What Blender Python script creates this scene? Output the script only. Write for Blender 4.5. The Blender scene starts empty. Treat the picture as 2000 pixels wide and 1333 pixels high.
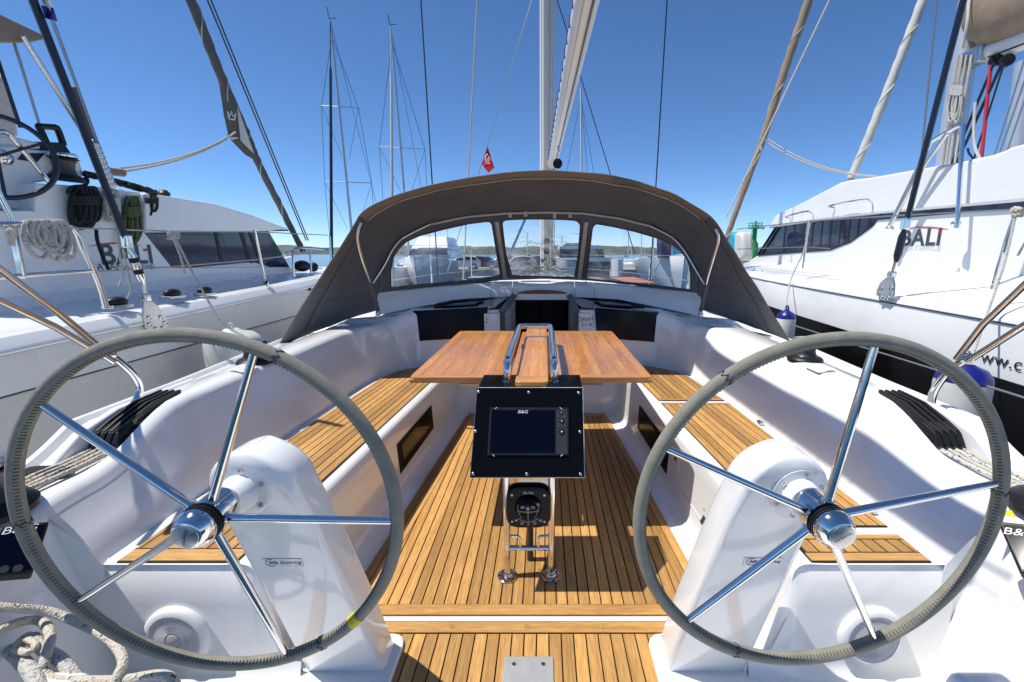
import bpy, bmesh, math, random
from mathutils import Vector, Matrix, noise
random.seed(7)
V = Vector
# ------------------------------------------------------------------ camera, sky, sun
scn = bpy.context.scene
FPX, PPX, PPY, PITCH, CAMX, CAMZ = 860.0, 1063.0, 666.5, 0.1946, 0.07, 1.5
cd = bpy.data.cameras.new('camera'); cam = bpy.data.objects.new('camera', cd)
scn.collection.objects.link(cam); scn.camera = cam
cam.location = (CAMX, 0, CAMZ); cam.rotation_euler = (math.pi/2 - PITCH, 0, 0)
cd.sensor_width = 36; cd.lens = FPX/2000*36; cd.shift_x = -(PPX-1000)/2000; cd.clip_start = .05; cd.clip_end = 20000
SUN = V((-.485, -.01, 1)).normalized()
wd = bpy.data.worlds.new('World'); scn.world = wd; wd.use_nodes = True
nt = wd.node_tree; bg = nt.nodes['Background']
sky = nt.nodes.new('ShaderNodeTexSky'); sky.sky_type = 'NISHITA'; sky.sun_disc = False
sky.sun_elevation = math.asin(SUN.z); sky.sun_rotation = math.atan2(SUN.x, SUN.y)
sky.air_density = 1.0; sky.dust_density = .0; sky.ozone_density = 4.5; sky.altitude = 4500
hs_ = nt.nodes.new('ShaderNodeHueSaturation'); hs_.inputs['Saturation'].default_value = 1.12
nt.links.new(sky.outputs[0], hs_.inputs['Color']); nt.links.new(hs_.outputs[0], bg.inputs[0]); bg.inputs[1].default_value = .12
sl = bpy.data.lights.new('sun', 'SUN'); so = bpy.data.objects.new('sun', sl); scn.collection.objects.link(so)
sl.energy = 3.9; sl.angle = math.radians(.53); sl.color = (1, .955, .88)
so.rotation_euler = SUN.to_track_quat('Z', 'Y').to_euler(); so.location = (-6, 2.5, 30)
vs = scn.view_settings; vs.view_transform = 'Standard'; vs.look = 'None'; vs.gamma = 1; vs.use_curve_mapping = False; vs.exposure = .5

# ------------------------------------------------------------------ survey: line of sight to a plane of the place
CP, SP = math.cos(PITCH), math.sin(PITCH)
def ray(px, py):
    u = (px-PPX)/FPX; v = (PPY-py)/FPX
    return V((u, CP+v*SP, -SP+v*CP))
CAM = V((CAMX, 0, CAMZ))
def RX(px, py, x): d = ray(px, py); return CAM + d*((x-CAMX)/d.x)
def RY(px, py, y): d = ray(px, py); return CAM + d*(y/d.y)
def RZ(px, py, z): d = ray(px, py); return CAM + d*((z-CAMZ)/d.z)
def RP(px, py, p, n): d = ray(px, py); n = V(n); return CAM + d*((V(p)-CAM).dot(n)/d.dot(n))

# ------------------------------------------------------------------ materials
def mat(name, col, rough=.5, metal=0, coat=0, nscale=0, namt=0, bump=0, bscale=0, spec=None, trans=0, rvar=0, emis=None, stretch=None):
    m = bpy.data.materials.new(name); m.use_nodes = True
    t = m.node_tree; b = t.nodes['Principled BSDF']
    b.inputs['Base Color'].default_value = (*col, 1); b.inputs['Roughness'].default_value = rough
    b.inputs['Metallic'].default_value = metal; b.inputs['Coat Weight'].default_value = coat; b.inputs['Coat Roughness'].default_value = .06
    if spec is not None: b.inputs['Specular IOR Level'].default_value = spec
    if trans: b.inputs['Transmission Weight'].default_value = trans
    tc = t.nodes.new('ShaderNodeTexCoord'); src = tc.outputs['Object']
    if stretch:
        mp = t.nodes.new('ShaderNodeMapping'); mp.inputs['Scale'].default_value = stretch; t.links.new(src, mp.inputs[0]); src = mp.outputs[0]
    if namt or rvar:
        n = t.nodes.new('ShaderNodeTexNoise'); n.inputs['Scale'].default_value = nscale; n.inputs['Detail'].default_value = 6; n.inputs['Roughness'].default_value = .6
        t.links.new(src, n.inputs[0])
        if namt:
            r = t.nodes.new('ShaderNodeMapRange'); r.inputs['From Min'].default_value = .3; r.inputs['From Max'].default_value = .7
            r.inputs['To Min'].default_value = 1-namt; r.inputs['To Max'].default_value = 1+namt*.6
            t.links.new(n.outputs[0], r.inputs[0])
            mx = t.nodes.new('ShaderNodeVectorMath'); mx.operation = 'SCALE'; mx.inputs[0].default_value = col
            t.links.new(r.outputs[0], mx.inputs['Scale']); t.links.new(mx.outputs[0], b.inputs['Base Color'])
        if rvar:
            r2 = t.nodes.new('ShaderNodeMapRange'); r2.inputs['From Min'].default_value = .3; r2.inputs['From Max'].default_value = .75
            r2.inputs['To Min'].default_value = max(.02, rough-rvar*.4); r2.inputs['To Max'].default_value = rough+rvar
            t.links.new(n.outputs[0], r2.inputs[0]); t.links.new(r2.outputs[0], b.inputs['Roughness'])
    if bump:
        n2 = t.nodes.new('ShaderNodeTexNoise'); n2.inputs['Scale'].default_value = bscale; n2.inputs['Detail'].default_value = 4; t.links.new(src, n2.inputs[0])
        bp = t.nodes.new('ShaderNodeBump'); bp.inputs['Strength'].default_value = bump; bp.inputs['Distance'].default_value = .01
        t.links.new(n2.outputs[0], bp.inputs['Height']); t.links.new(bp.outputs[0], b.inputs['Normal'])
    return m
def wood(name, c1, c2, rough, coat=0, axis='Y', var=.28, gscale=55):
    m = bpy.data.materials.new(name); m.use_nodes = True; t = m.node_tree; b = t.nodes['Principled BSDF']; L = t.links.new
    tc = t.nodes.new('ShaderNodeTexCoord'); oi = t.nodes.new('ShaderNodeObjectInfo')
    ad = t.nodes.new('ShaderNodeVectorMath'); ad.operation = 'ADD'; mu = t.nodes.new('ShaderNodeVectorMath'); mu.operation = 'SCALE'; mu.inputs[0].default_value = (7, 13, 3)
    L(oi.outputs['Random'], mu.inputs['Scale']); L(tc.outputs['Object'], ad.inputs[0]); L(mu.outputs[0], ad.inputs[1])
    mp = t.nodes.new('ShaderNodeMapping'); mp.inputs['Scale'].default_value = {'Y': (1, .045, 1), 'X': (.045, 1, 1)}[axis]; L(ad.outputs[0], mp.inputs[0])
    n = t.nodes.new('ShaderNodeTexNoise'); n.inputs['Scale'].default_value = gscale; n.inputs['Detail'].default_value = 8; n.inputs['Roughness'].default_value = .65; n.inputs['Distortion'].default_value = .6; L(mp.outputs[0], n.inputs[0])
    fine = t.nodes.new('ShaderNodeTexNoise'); fine.inputs['Scale'].default_value = gscale*7; fine.inputs['Detail'].default_value = 3; L(mp.outputs[0], fine.inputs[0])
    rp = t.nodes.new('ShaderNodeValToRGB'); rp.color_ramp.elements[0].position = .32; rp.color_ramp.elements[0].color = (*c2, 1); rp.color_ramp.elements[1].position = .66; rp.color_ramp.elements[1].color = (*c1, 1); L(n.outputs[0], rp.inputs[0])
    r = t.nodes.new('ShaderNodeMapRange'); r.inputs['To Min'].default_value = 1-var; r.inputs['To Max'].default_value = 1+var*.55; L(oi.outputs['Random'], r.inputs[0])
    big = t.nodes.new('ShaderNodeTexNoise'); big.inputs['Scale'].default_value = 2.2; big.inputs['Detail'].default_value = 5; L(tc.outputs['Object'], big.inputs[0])
    rb = t.nodes.new('ShaderNodeMapRange'); rb.inputs['From Min'].default_value = .3; rb.inputs['From Max'].default_value = .7; rb.inputs['To Min'].default_value = .86; rb.inputs['To Max'].default_value = 1.1; L(big.outputs[0], rb.inputs[0])
    rf = t.nodes.new('ShaderNodeMapRange'); rf.inputs['From Min'].default_value = .35; rf.inputs['From Max'].default_value = .6; rf.inputs['To Min'].default_value = .72; rf.inputs['To Max'].default_value = 1.05; L(fine.outputs[0], rf.inputs[0])
    m1 = t.nodes.new('ShaderNodeMath'); m1.operation = 'MULTIPLY'; L(r.outputs[0], m1.inputs[0]); L(rb.outputs[0], m1.inputs[1])
    m2 = t.nodes.new('ShaderNodeMath'); m2.operation = 'MULTIPLY'; L(m1.outputs[0], m2.inputs[0]); L(rf.outputs[0], m2.inputs[1])
    sc = t.nodes.new('ShaderNodeVectorMath'); sc.operation = 'SCALE'; L(rp.outputs[0], sc.inputs[0]); L(m2.outputs[0], sc.inputs['Scale']); L(sc.outputs[0], b.inputs['Base Color'])
    b.inputs['Roughness'].default_value = rough; b.inputs['Coat Weight'].default_value = coat; b.inputs['Coat Roughness'].default_value = .12
    bp = t.nodes.new('ShaderNodeBump'); bp.inputs['Strength'].default_value = .25; bp.inputs['Distance'].default_value = .002; L(fine.outputs[0], bp.inputs['Height']); L(bp.outputs[0], b.inputs['Normal'])
    return m
def ropemat(name, col, fleck, fs=.5, k=170):
    m = bpy.data.materials.new(name); m.use_nodes = True; t = m.node_tree; b = t.nodes['Principled BSDF']; L = t.links.new
    tc = t.nodes.new('ShaderNodeTexCoord'); v = t.nodes.new('ShaderNodeTexVoronoi'); v.inputs['Scale'].default_value = k; L(tc.outputs['Object'], v.inputs[0])
    n = t.nodes.new('ShaderNodeTexNoise'); n.inputs['Scale'].default_value = 95; L(tc.outputs['Object'], n.inputs[0])
    rp = t.nodes.new('ShaderNodeValToRGB'); rp.color_ramp.interpolation = 'CONSTANT'; rp.color_ramp.elements[0].color = (*col, 1); rp.color_ramp.elements[1].position = fs; rp.color_ramp.elements[1].color = (*fleck, 1); L(n.outputs[0], rp.inputs[0]); L(rp.outputs[0], b.inputs['Base Color'])
    bp = t.nodes.new('ShaderNodeBump'); bp.inputs['Strength'].default_value = .9; bp.inputs['Distance'].default_value = .004; L(v.outputs[0], bp.inputs['Height']); L(bp.outputs[0], b.inputs['Normal'])
    b.inputs['Roughness'].default_value = .85
    return m
GEL = mat('white gelcoat', (.84, .84, .825), .14, coat=.7, nscale=3, namt=.03, rvar=.07)
t = GEL.node_tree; b = t.nodes['Principled BSDF']; old = b.inputs['Base Color'].links[0].from_socket
sp_ = t.nodes.new('ShaderNodeTexNoise'); sp_.inputs['Scale'].default_value = 190; sp_.inputs['Detail'].default_value = 2; st_ = t.nodes.new('ShaderNodeTexNoise'); st_.inputs['Scale'].default_value = 9; st_.inputs['Detail'].default_value = 9; st_.inputs['Roughness'].default_value = .75
tc_ = t.nodes.new('ShaderNodeTexCoord'); mp_ = t.nodes.new('ShaderNodeMapping'); mp_.inputs['Scale'].default_value = (1, 1, .3); t.links.new(tc_.outputs['Object'], sp_.inputs[0]); t.links.new(tc_.outputs['Object'], mp_.inputs[0]); t.links.new(mp_.outputs[0], st_.inputs[0])
r1 = t.nodes.new('ShaderNodeMapRange'); r1.inputs['From Min'].default_value = .70; r1.inputs['From Max'].default_value = .76; r1.inputs['To Min'].default_value = 1; r1.inputs['To Max'].default_value = .72; t.links.new(sp_.outputs[0], r1.inputs[0])
r2 = t.nodes.new('ShaderNodeMapRange'); r2.inputs['From Min'].default_value = .58; r2.inputs['From Max'].default_value = .74; r2.inputs['To Min'].default_value = 1; r2.inputs['To Max'].default_value = .88; t.links.new(st_.outputs[0], r2.inputs[0])
mm = t.nodes.new('ShaderNodeMath'); mm.operation = 'MULTIPLY'; t.links.new(r1.outputs[0], mm.inputs[0]); t.links.new(r2.outputs[0], mm.inputs[1])
ms_ = t.nodes.new('ShaderNodeVectorMath'); ms_.operation = 'SCALE'; t.links.new(old, ms_.inputs[0]); t.links.new(mm.outputs[0], ms_.inputs['Scale']); t.links.new(ms_.outputs[0], b.inputs['Base Color'])
GELM = mat('white deck paint', (.78, .78, .76), .45, nscale=5, namt=.05, bump=.05, bscale=300)
GELC = mat('catamaran gelcoat', (.77, .78, .78), .25, coat=.2, nscale=1.2, namt=.06, rvar=.1)
TEAK = wood('deck teak', (.64, .365, .115), (.46, .225, .06), .55, var=.32)
TEAKX = wood('deck teak across', (.64, .365, .115), (.46, .225, .06), .55, axis='X', var=.15)
TBL = wood('varnished table teak', (.74, .325, .055), (.50, .175, .024), .26, coat=.3, var=.18, gscale=40)
TBLE = wood('varnished teak edge', (.68, .31, .075), (.50, .19, .042), .3, coat=.35, axis='X', var=.1, gscale=40)
CAULK = mat('black caulking', (.012, .011, .010), .7)
CHROME = mat('polished stainless', (.72, .71, .69), .07, metal=1, nscale=60, rvar=.06)
STEEL = mat('brushed stainless', (.55, .55, .55), .28, metal=1, nscale=90, rvar=.12)
LEATHER = mat('olive grey rim leather', (.275, .262, .208), .85, nscale=25, namt=.18, bump=.55, bscale=420)
STITCH = mat('dark stitching', (.018, .018, .016), .9)
BLACK = mat('black plastic', (.012, .012, .013), .42, nscale=40, rvar=.1, spec=.3)
BLACKG = mat('black gloss acrylic', (.004, .004, .005), .10, nscale=30, rvar=.08, spec=.12)
SIDEW = mat('satin black frame', (.005, .005, .005), .5, spec=.08)
TRAYG = mat('dark gloss lid', (.006, .006, .008), .06, nscale=8, rvar=.04)
DKGREY = mat('dark grey metal', (.035, .036, .038), .35)
NAVYP = mat('navy glass panel', (.003, .005, .013), .10, nscale=4, rvar=.05, spec=.16)
SCREEN = mat('dark screen glass', (.002, .003, .011), .06, spec=.12)
CANVAS = mat('taupe canvas', (.138, .142, .143), .9, nscale=4, namt=.16, bump=.25, bscale=500)
CANVF = mat('taupe sail canvas', (.13, .115, .095), .9, nscale=3, namt=.15)
def add_translucent(m, col, f):
    t = m.node_tree; b = t.nodes['Principled BSDF']; o = t.nodes['Material Output']
    tr = t.nodes.new('ShaderNodeBsdfTranslucent'); tr.inputs[0].default_value = (*col, 1)
    mx = t.nodes.new('ShaderNodeMixShader'); mx.inputs[0].default_value = f
    t.links.new(b.outputs[0], mx.inputs[1]); t.links.new(tr.outputs[0], mx.inputs[2]); t.links.new(mx.outputs[0], o.inputs[0])
CANVL = mat('taupe canvas hem', (.27, .25, .215), .9, nscale=3, namt=.1, bump=.2, bscale=500)  # lighter than the canopy canvas: sun through the single layer put into its colour
add_translucent(CANVAS, (.11, .11, .105), .10); add_translucent(CANVL, (.32, .25, .18), .42)
TAN = mat('tan sail cover', (.27, .205, .145), .9, nscale=5, namt=.2, bump=.5, bscale=14)
TAPE = mat('pale webbing', (.52, .50, .45), .8, nscale=20, namt=.15)
SAILW = mat('white sailcloth', (.52, .51, .47), .8, nscale=6, namt=.12, bump=.4, bscale=18)
ALU = mat('anodised aluminium', (.62, .63, .64), .35, metal=.6, nscale=3, rvar=.1)
SPAR = mat('white painted spar', (.72, .71, .68), .3)
ROPEW = ropemat('off white rope', (.56, .51, .42), (.04, .07, .05), .66)
ROPEG = ropemat('grey white rope', (.50, .49, .45), (.26, .26, .24), .60)
ROPEB = ropemat('blue fleck rope', (.60, .58, .52), (.05, .16, .38), .60)
ROPER = ropemat('red fleck rope', (.60, .54, .45), (.40, .04, .03), .64)
ROPEK = ropemat('black rope', (.012, .012, .013), (.02, .02, .02), .6)
ROPEGR = ropemat('olive green rope', (.07, .085, .03), (.16, .17, .08), .55)
REDLINE = mat('red line', (.45, .02, .05), .7)
NAVY = mat('navy rod', (.012, .016, .03), .35)
WIRE = mat('stainless wire', (.40, .40, .40), .35, metal=.8)
DKWIRE = mat('dark wire', (.04, .045, .05), .5, metal=.3)
RED = mat('red flag cloth', (.55, .012, .02), .8, nscale=12, namt=.15)
BLUEF = mat('blue cloth', (.015, .04, .25), .8)
FENDB = mat('blue fender vinyl', (.008, .012, .17), .35)
FENDW = mat('white fender vinyl', (.62, .62, .58), .45, nscale=9, namt=.1)
GLASSB = mat('tinted cabin glass', (.036, .040, .078), .04, nscale=2, rvar=.02)
HULLK = mat('black hull band', (.006, .006, .007), .14)
CYAN = mat('turquoise cover', (.02, .36, .55), .6, nscale=4, namt=.1)
BLUEC = mat('navy sail cover', (.012, .02, .11), .8)
LOGO = mat('dark grey lettering', (.045, .06, .075), .5)
LOGOR = mat('red lettering', (.50, .012, .05), .5)
LOGOF = mat('pale grey lettering', (.62, .61, .60), .5)
INK = mat('black ink', (.01, .01, .014), .6)
INKB = mat('dark blue ink', (.012, .012, .06), .6)
WHITEP = mat('white print', (.75, .75, .75), .6)
YEL = mat('yellow tape', (.70, .58, .02), .6)
BROWN = mat('smoked brown acrylic', (.13, .045, .012), .2)
STICK = mat('clear sticker film', (.76, .76, .77), .12)
SPKW = mat('white speaker plastic', (.72, .72, .74), .45)
SPKG = mat('grey speaker grille', (.36, .36, .37), .6)
INTER = mat('dark cabin interior', (.012, .008, .005), .5)
GREEN = mat('green beacon paint', (.01, .34, .06), .5)
ASPH = mat('quay concrete', (.33, .31, .28), .9, nscale=1, namt=.2)
ROCK = mat('pale limestone', (.42, .36, .28), .95, nscale=2, namt=.3)
CARW = mat('white car paint', (.7, .7, .7), .25, coat=.5); CARB = mat('blue car paint', (.012, .02, .07), .25, coat=.5); CARS = mat('silver car paint', (.4, .4, .42), .3, metal=.5)
TYRE = mat('tyre rubber', (.02, .02, .02), .8); CGLASS = mat('car glass', (.01, .012, .014), .05); TAILR = mat('red lamp', (.4, .01, .01), .3)
HULLB = mat('blue green net shade', (.02, .07, .11), .15)
WOODD = mat('oiled deck wood', (.42, .17, .08), .6)

# vinyl: clear, faintly glossy and wrinkled
VINYL = bpy.data.materials.new('clear vinyl'); VINYL.use_nodes = True
t = VINYL.node_tree; t.nodes.remove(t.nodes['Principled BSDF'])
g = t.nodes.new('ShaderNodeBsdfGlossy'); g.inputs['Roughness'].default_value = .06; tr = t.nodes.new('ShaderNodeBsdfTransparent'); tr.inputs[0].default_value = (.93, .94, .95, 1)
df = t.nodes.new('ShaderNodeBsdfTranslucent'); df.inputs[0].default_value = (.8, .82, .85, 1)
n = t.nodes.new('ShaderNodeTexNoise'); n.inputs['Scale'].default_value = 5; n.inputs['Detail'].default_value = 5; n.inputs['Distortion'].default_value = 1.2
tc = t.nodes.new('ShaderNodeTexCoord'); t.links.new(tc.outputs['Object'], n.inputs[0])
bp = t.nodes.new('ShaderNodeBump'); bp.inputs['Strength'].default_value = .3; bp.inputs['Distance'].default_value = .02; t.links.new(n.outputs[0], bp.inputs['Height']); t.links.new(bp.outputs[0], g.inputs['Normal'])
fr = t.nodes.new('ShaderNodeFresnel'); fr.inputs[0].default_value = 1.38; t.links.new(bp.outputs[0], fr.inputs[1])
m1 = t.nodes.new('ShaderNodeMixShader'); t.links.new(fr.outputs[0], m1.inputs[0]); t.links.new(tr.outputs[0], m1.inputs[1]); t.links.new(g.outputs[0], m1.inputs[2])
n3 = t.nodes.new('ShaderNodeTexNoise'); n3.inputs['Scale'].default_value = 2.6; n3.inputs['Detail'].default_value = 8; n3.inputs['Roughness'].default_value = .7; t.links.new(tc.outputs['Object'], n3.inputs[0])
rr = t.nodes.new('ShaderNodeMapRange'); rr.inputs['From Min'].default_value = .47; rr.inputs['From Max'].default_value = .78; rr.inputs['To Min'].default_value = .02; rr.inputs['To Max'].default_value = .34; t.links.new(n3.outputs[0], rr.inputs[0])  # milky patches: vinyl haze, with blotchy reflections put into the mix
m2 = t.nodes.new('ShaderNodeMixShader'); t.links.new(rr.outputs[0], m2.inputs[0]); t.links.new(m1.outputs[0], m2.inputs[1]); t.links.new(df.outputs[0], m2.inputs[2])
t.links.new(m2.outputs[0], t.nodes['Material Output'].inputs[0])

# ------------------------------------------------------------------ mesh helpers
WLOC = {}
def frame(ax):
    ax = V(ax).normalized(); h = V((0, 0, 1)) if abs(ax.z) < .9 else V((1, 0, 0))
    a = h.cross(ax).normalized(); return a, ax.cross(a), ax
class MB:
    def __init__(s): s.v = []; s.f = []
    def add(s, vs, fs):
        o = len(s.v); s.v += [tuple(v) for v in vs]; s.f += [tuple(i+o for i in f) for f in fs]; return s
    def box(s, c, sz, M=None):
        vs = [V((x*sz[0]/2, y*sz[1]/2, z*sz[2]/2)) for x in (-1, 1) for y in (-1, 1) for z in (-1, 1)]
        if M: vs = [M @ v for v in vs]
        return s.add([v+V(c) for v in vs], [(0, 1, 3, 2), (4, 6, 7, 5), (0, 4, 5, 1), (2, 3, 7, 6), (0, 2, 6, 4), (1, 5, 7, 3)])
    def cyl(s, a, b, r0, r1=None, n=16):
        a, b = V(a), V(b); r1 = r0 if r1 is None else r1; e1, e2, _ = frame(b-a)
        vs = []
        for p, r in ((a, r0), (b, r1)):
            vs += [p+(e1*math.cos(6.2832*k/n)+e2*math.sin(6.2832*k/n))*r for k in range(n)]
        fs = [(k, (k+1) % n, n+(k+1) % n, n+k) for k in range(n)]+[tuple(range(n-1, -1, -1)), tuple(range(n, 2*n))]
        return s.add(vs, fs)
    def tube(s, pts, r, n=8, closed=False, sq=1):
        pts = [V(p) for p in pts]; m = len(pts); rs = r if isinstance(r, (list, tuple)) else [r]*m
        T = []
        for i in range(m):
            a = pts[(i-1) % m] if (closed or i > 0) else pts[i]; b = pts[(i+1) % m] if (closed or i < m-1) else pts[i]
            T.append((b-a).normalized())
        e1 = frame(T[0])[0]; vs = []
        for i in range(m):
            e1 = (e1-T[i]*e1.dot(T[i])).normalized(); e2 = T[i].cross(e1)
            vs += [pts[i]+(e1*math.cos(6.2832*k/n)+e2*math.sin(6.2832*k/n)*sq)*rs[i] for k in range(n)]
        fs = []
        for i in range(m if closed else m-1):
            j = (i+1) % m
            fs += [(i*n+k, i*n+(k+1) % n, j*n+(k+1) % n, j*n+k) for k in range(n)]
        if not closed: fs += [tuple(range(n-1, -1, -1)), tuple(range((m-1)*n, m*n))]
        return s.add(vs, fs)
    def lathe(s, prof, o, ax, n=24):
        e1, e2, e3 = frame(ax); o = V(o); vs = []
        for r, h in prof: vs += [o+e3*h+(e1*math.cos(6.2832*k/n)+e2*math.sin(6.2832*k/n))*max(r, 1e-5) for k in range(n)]
        fs = [(i*n+k, i*n+(k+1) % n, (i+1)*n+(k+1) % n, (i+1)*n+k) for i in range(len(prof)-1) for k in range(n)]
        fs += [tuple(range(n-1, -1, -1)), tuple(range((len(prof)-1)*n, len(prof)*n))]
        return s.add(vs, fs)
    def prism(s, poly, off):
        n = len(poly); off = V(off); poly = [V(p) for p in poly]
        return s.add(poly+[p+off for p in poly], [tuple(range(n-1, -1, -1)), tuple(range(n, 2*n))]+[(k, (k+1) % n, n+(k+1) % n, n+k) for k in range(n)])
    def grid(s, rows):
        m, n = len(rows), len(rows[0]); vs = [p for r in rows for p in r]
        return s.add(vs, [(i*n+k, i*n+k+1, (i+1)*n+k+1, (i+1)*n+k) for i in range(m-1) for k in range(n-1)])
    def ball(s, c, r, n=12, m=8, sc=(1, 1, 1)):
        vs = []; c = V(c)
        for i in range(m+1):
            a = math.pi*i/m
            vs += [c+V((max(math.sin(a), 1e-4)*math.cos(6.2832*k/n)*r*sc[0], max(math.sin(a), 1e-4)*math.sin(6.2832*k/n)*r*sc[1], math.cos(a)*r*sc[2])) for k in range(n)]
        return s.add(vs, [(i*n+k, i*n+(k+1) % n, (i+1)*n+(k+1) % n, (i+1)*n+k) for i in range(m) for k in range(n)])
def build(mb, name, m, parent=None, smooth=40, bevel=0, seg=2, solid=0, recalc=True, kind=None, label=None, sub=0):
    me = bpy.data.meshes.new(name); me.from_pydata(mb.v, [], mb.f)
    if recalc:
        bm = bmesh.new(); bm.from_mesh(me); bmesh.ops.remove_doubles(bm, verts=bm.verts, dist=1e-5); bmesh.ops.recalc_face_normals(bm, faces=bm.faces); bm.to_mesh(me); bm.free()
    me.materials.append(m)
    o = bpy.data.objects.new(name, me); scn.collection.objects.link(o)
    if smooth and not bevel:
        me.shade_smooth(); me.set_sharp_from_angle(angle=math.radians(smooth))
    if solid: md = o.modifiers.new('solidify', 'SOLIDIFY'); md.thickness = solid; md.offset = 0
    if bevel:
        md = o.modifiers.new('bevel', 'BEVEL'); md.width = bevel; md.segments = seg; md.limit_method = 'ANGLE'; md.angle_limit = math.radians(32); md.harden_normals = True
        me.shade_smooth()
    if parent:
        o.parent = parent; o.matrix_parent_inverse = Matrix.Translation(-WLOC.get(parent.name, V((0, 0, 0))))
    else:
        xs = [v.co for v in me.vertices]; lo = [min(c[i] for c in xs) for i in range(3)]; hi = [max(c[i] for c in xs) for i in range(3)]
        b = V(((lo[0]+hi[0])/2, (lo[1]+hi[1])/2, lo[2])); me.transform(Matrix.Translation(-b)); o.location = b; WLOC[o.name] = b
    if kind: o['kind'] = kind
    if label: o['label'] = label
    return o
def tag(o, label, cat, group=None):
    o['label'] = label; o['category'] = cat
    if group: o['group'] = group
    return o
def thing(name, loc, label, cat, group=None):
    e = bpy.data.objects.new(name, None); scn.collection.objects.link(e); e.location = loc; e.empty_display_size = .1; WLOC[e.name] = V(loc)
    return tag(e, label, cat, group)
def text(body, name, m, parent, o, xd, yd, size, ext=.0006, shear=0, align='CENTER', xs=1, label=None, bold=0):
    c = bpy.data.curves.new(name, 'FONT'); c.body = body; c.size = 1; c.extrude = 0; c.shear = shear; c.align_x = align; c.align_y = 'CENTER'; c.resolution_u = 3; c.offset = bold; c.space_character = 1.06 if bold else 1
    ob = bpy.data.objects.new(name, c); scn.collection.objects.link(ob); dg = bpy.context.evaluated_depsgraph_get(); dg.update()
    me = bpy.data.meshes.new_from_object(ob.evaluated_get(dg)); bpy.data.objects.remove(ob); bpy.data.curves.remove(c)
    xd = V(xd).normalized(); yd = V(yd).normalized(); nn = xd.cross(yd)
    M = Matrix((( *(xd*size*xs),), (*(yd*size),), (*(nn*ext),))).transposed().to_4x4(); M.translation = V(o)
    me.transform(M); me.materials.clear(); me.materials.append(m)
    t = bpy.data.objects.new(name, me); scn.collection.objects.link(t); t.parent = parent; t.matrix_parent_inverse = Matrix.Translation(-WLOC.get(parent.name, V((0, 0, 0))))
    if label: t['label'] = label
    return t
def cr(pts, k=6, closed=False):
    """Catmull-Rom through points"""
    p = [V(q) for q in pts]; n = len(p); out = []
    for i in range(n if closed else n-1):
        g = (lambda j: p[j % n]) if closed else (lambda j: p[min(max(j, 0), n-1)])
        a, b, c, d = g(i-1), g(i), g(i+1), g(i+2)
        for s in range(k):
            t = s/k; out.append(.5*((2*b)+(c-a)*t+(2*a-5*b+4*c-d)*t*t+(3*b-a-3*c+d)*t**3))
    if not closed: out.append(p[-1])
    return out
def lerp(a, b, t): return a+(b-a)*t
def interp(xs, ys, x):
    if x <= xs[0]: return ys[0]
    for i in range(len(xs)-1):
        if x <= xs[i+1]: return lerp(ys[i], ys[i+1], (x-xs[i])/(xs[i+1]-xs[i]))
    return ys[-1]
def clip(poly, n, d):
    out = []
    for i in range(len(poly)):
        a, b = poly[i], poly[(i+1) % len(poly)]; da = a[0]*n[0]+a[1]*n[1]-d; db = b[0]*n[0]+b[1]*n[1]-d
        if da <= 0: out.append(a)
        if da*db < 0: t = da/(da-db); out.append((a[0]+(b[0]-a[0])*t, a[1]+(b[1]-a[1])*t))
    return out
def area(p): return abs(sum(p[i][0]*p[(i+1) % len(p)][1]-p[(i+1) % len(p)][0]*p[i][1] for i in range(len(p))))/2
def plank_obj(poly, z, th, m, parent, name='plank'):
    mb = MB().prism([(x, y, z-th) for x, y in poly], (0, 0, th)); return build(mb, name, m, parent, smooth=0)
def planks(poly, ang, w, gap, z, th, m, parent, off=0):
    n = (math.cos(ang), math.sin(ang)); ds = [p[0]*n[0]+p[1]*n[1] for p in poly]
    k = math.floor((min(ds)-off)/w)
    while off+k*w < max(ds):
        a = off+k*w+gap/2; b = off+(k+1)*w-gap/2
        q = clip(clip(poly, n, b), (-n[0], -n[1]), -a)
        if len(q) > 2 and area(q) > 4e-4: plank_obj(q, z, th, m, parent)
        k += 1
def catenary(a, b, sag, k=14): a, b = V(a), V(b); return [lerp(a, b, i/k)-V((0, 0, sag*4*(i/k)*(1-i/k))) for i in range(k+1)]

# ================================================================== SETTING
WATER = -.85
wm = bpy.data.materials.new('sea water'); wm.use_nodes = True; t = wm.node_tree; b = t.nodes['Principled BSDF']
b.inputs['Base Color'].default_value = (.012, .045, .075, 1); b.inputs['Roughness'].default_value = .12
tc = t.nodes.new('ShaderNodeTexCoord'); mp = t.nodes.new('ShaderNodeMapping'); mp.inputs['Scale'].default_value = (1, .35, 1); t.links.new(tc.outputs['Object'], mp.inputs[0])
n = t.nodes.new('ShaderNodeTexNoise'); n.inputs['Scale'].default_value = 1.6; n.inputs['Detail'].default_value = 6; t.links.new(mp.outputs[0], n.inputs[0])
bp = t.nodes.new('ShaderNodeBump'); bp.inputs['Strength'].default_value = .7; bp.inputs['Distance'].default_value = .15; t.links.new(n.outputs[0], bp.inputs['Height']); t.links.new(bp.outputs[0], b.inputs['Normal'])
o = build(MB().add([(-9000, -3000, WATER), (9000, -3000, WATER), (9000, 12000, WATER), (-9000, 12000, WATER)], [(0, 1, 2, 3)]), 'water', wm, recalc=False); o['kind'] = 'structure'
hm = bpy.data.materials.new('wooded hills'); hm.use_nodes = True; t = hm.node_tree; b = t.nodes['Principled BSDF']; b.inputs['Roughness'].default_value = 1
tc = t.nodes.new('ShaderNodeTexCoord'); n = t.nodes.new('ShaderNodeTexNoise'); n.inputs['Scale'].default_value = .012; n.inputs['Detail'].default_value = 9; n.inputs['Roughness'].default_value = .75; t.links.new(tc.outputs['Object'], n.inputs[0])
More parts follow.
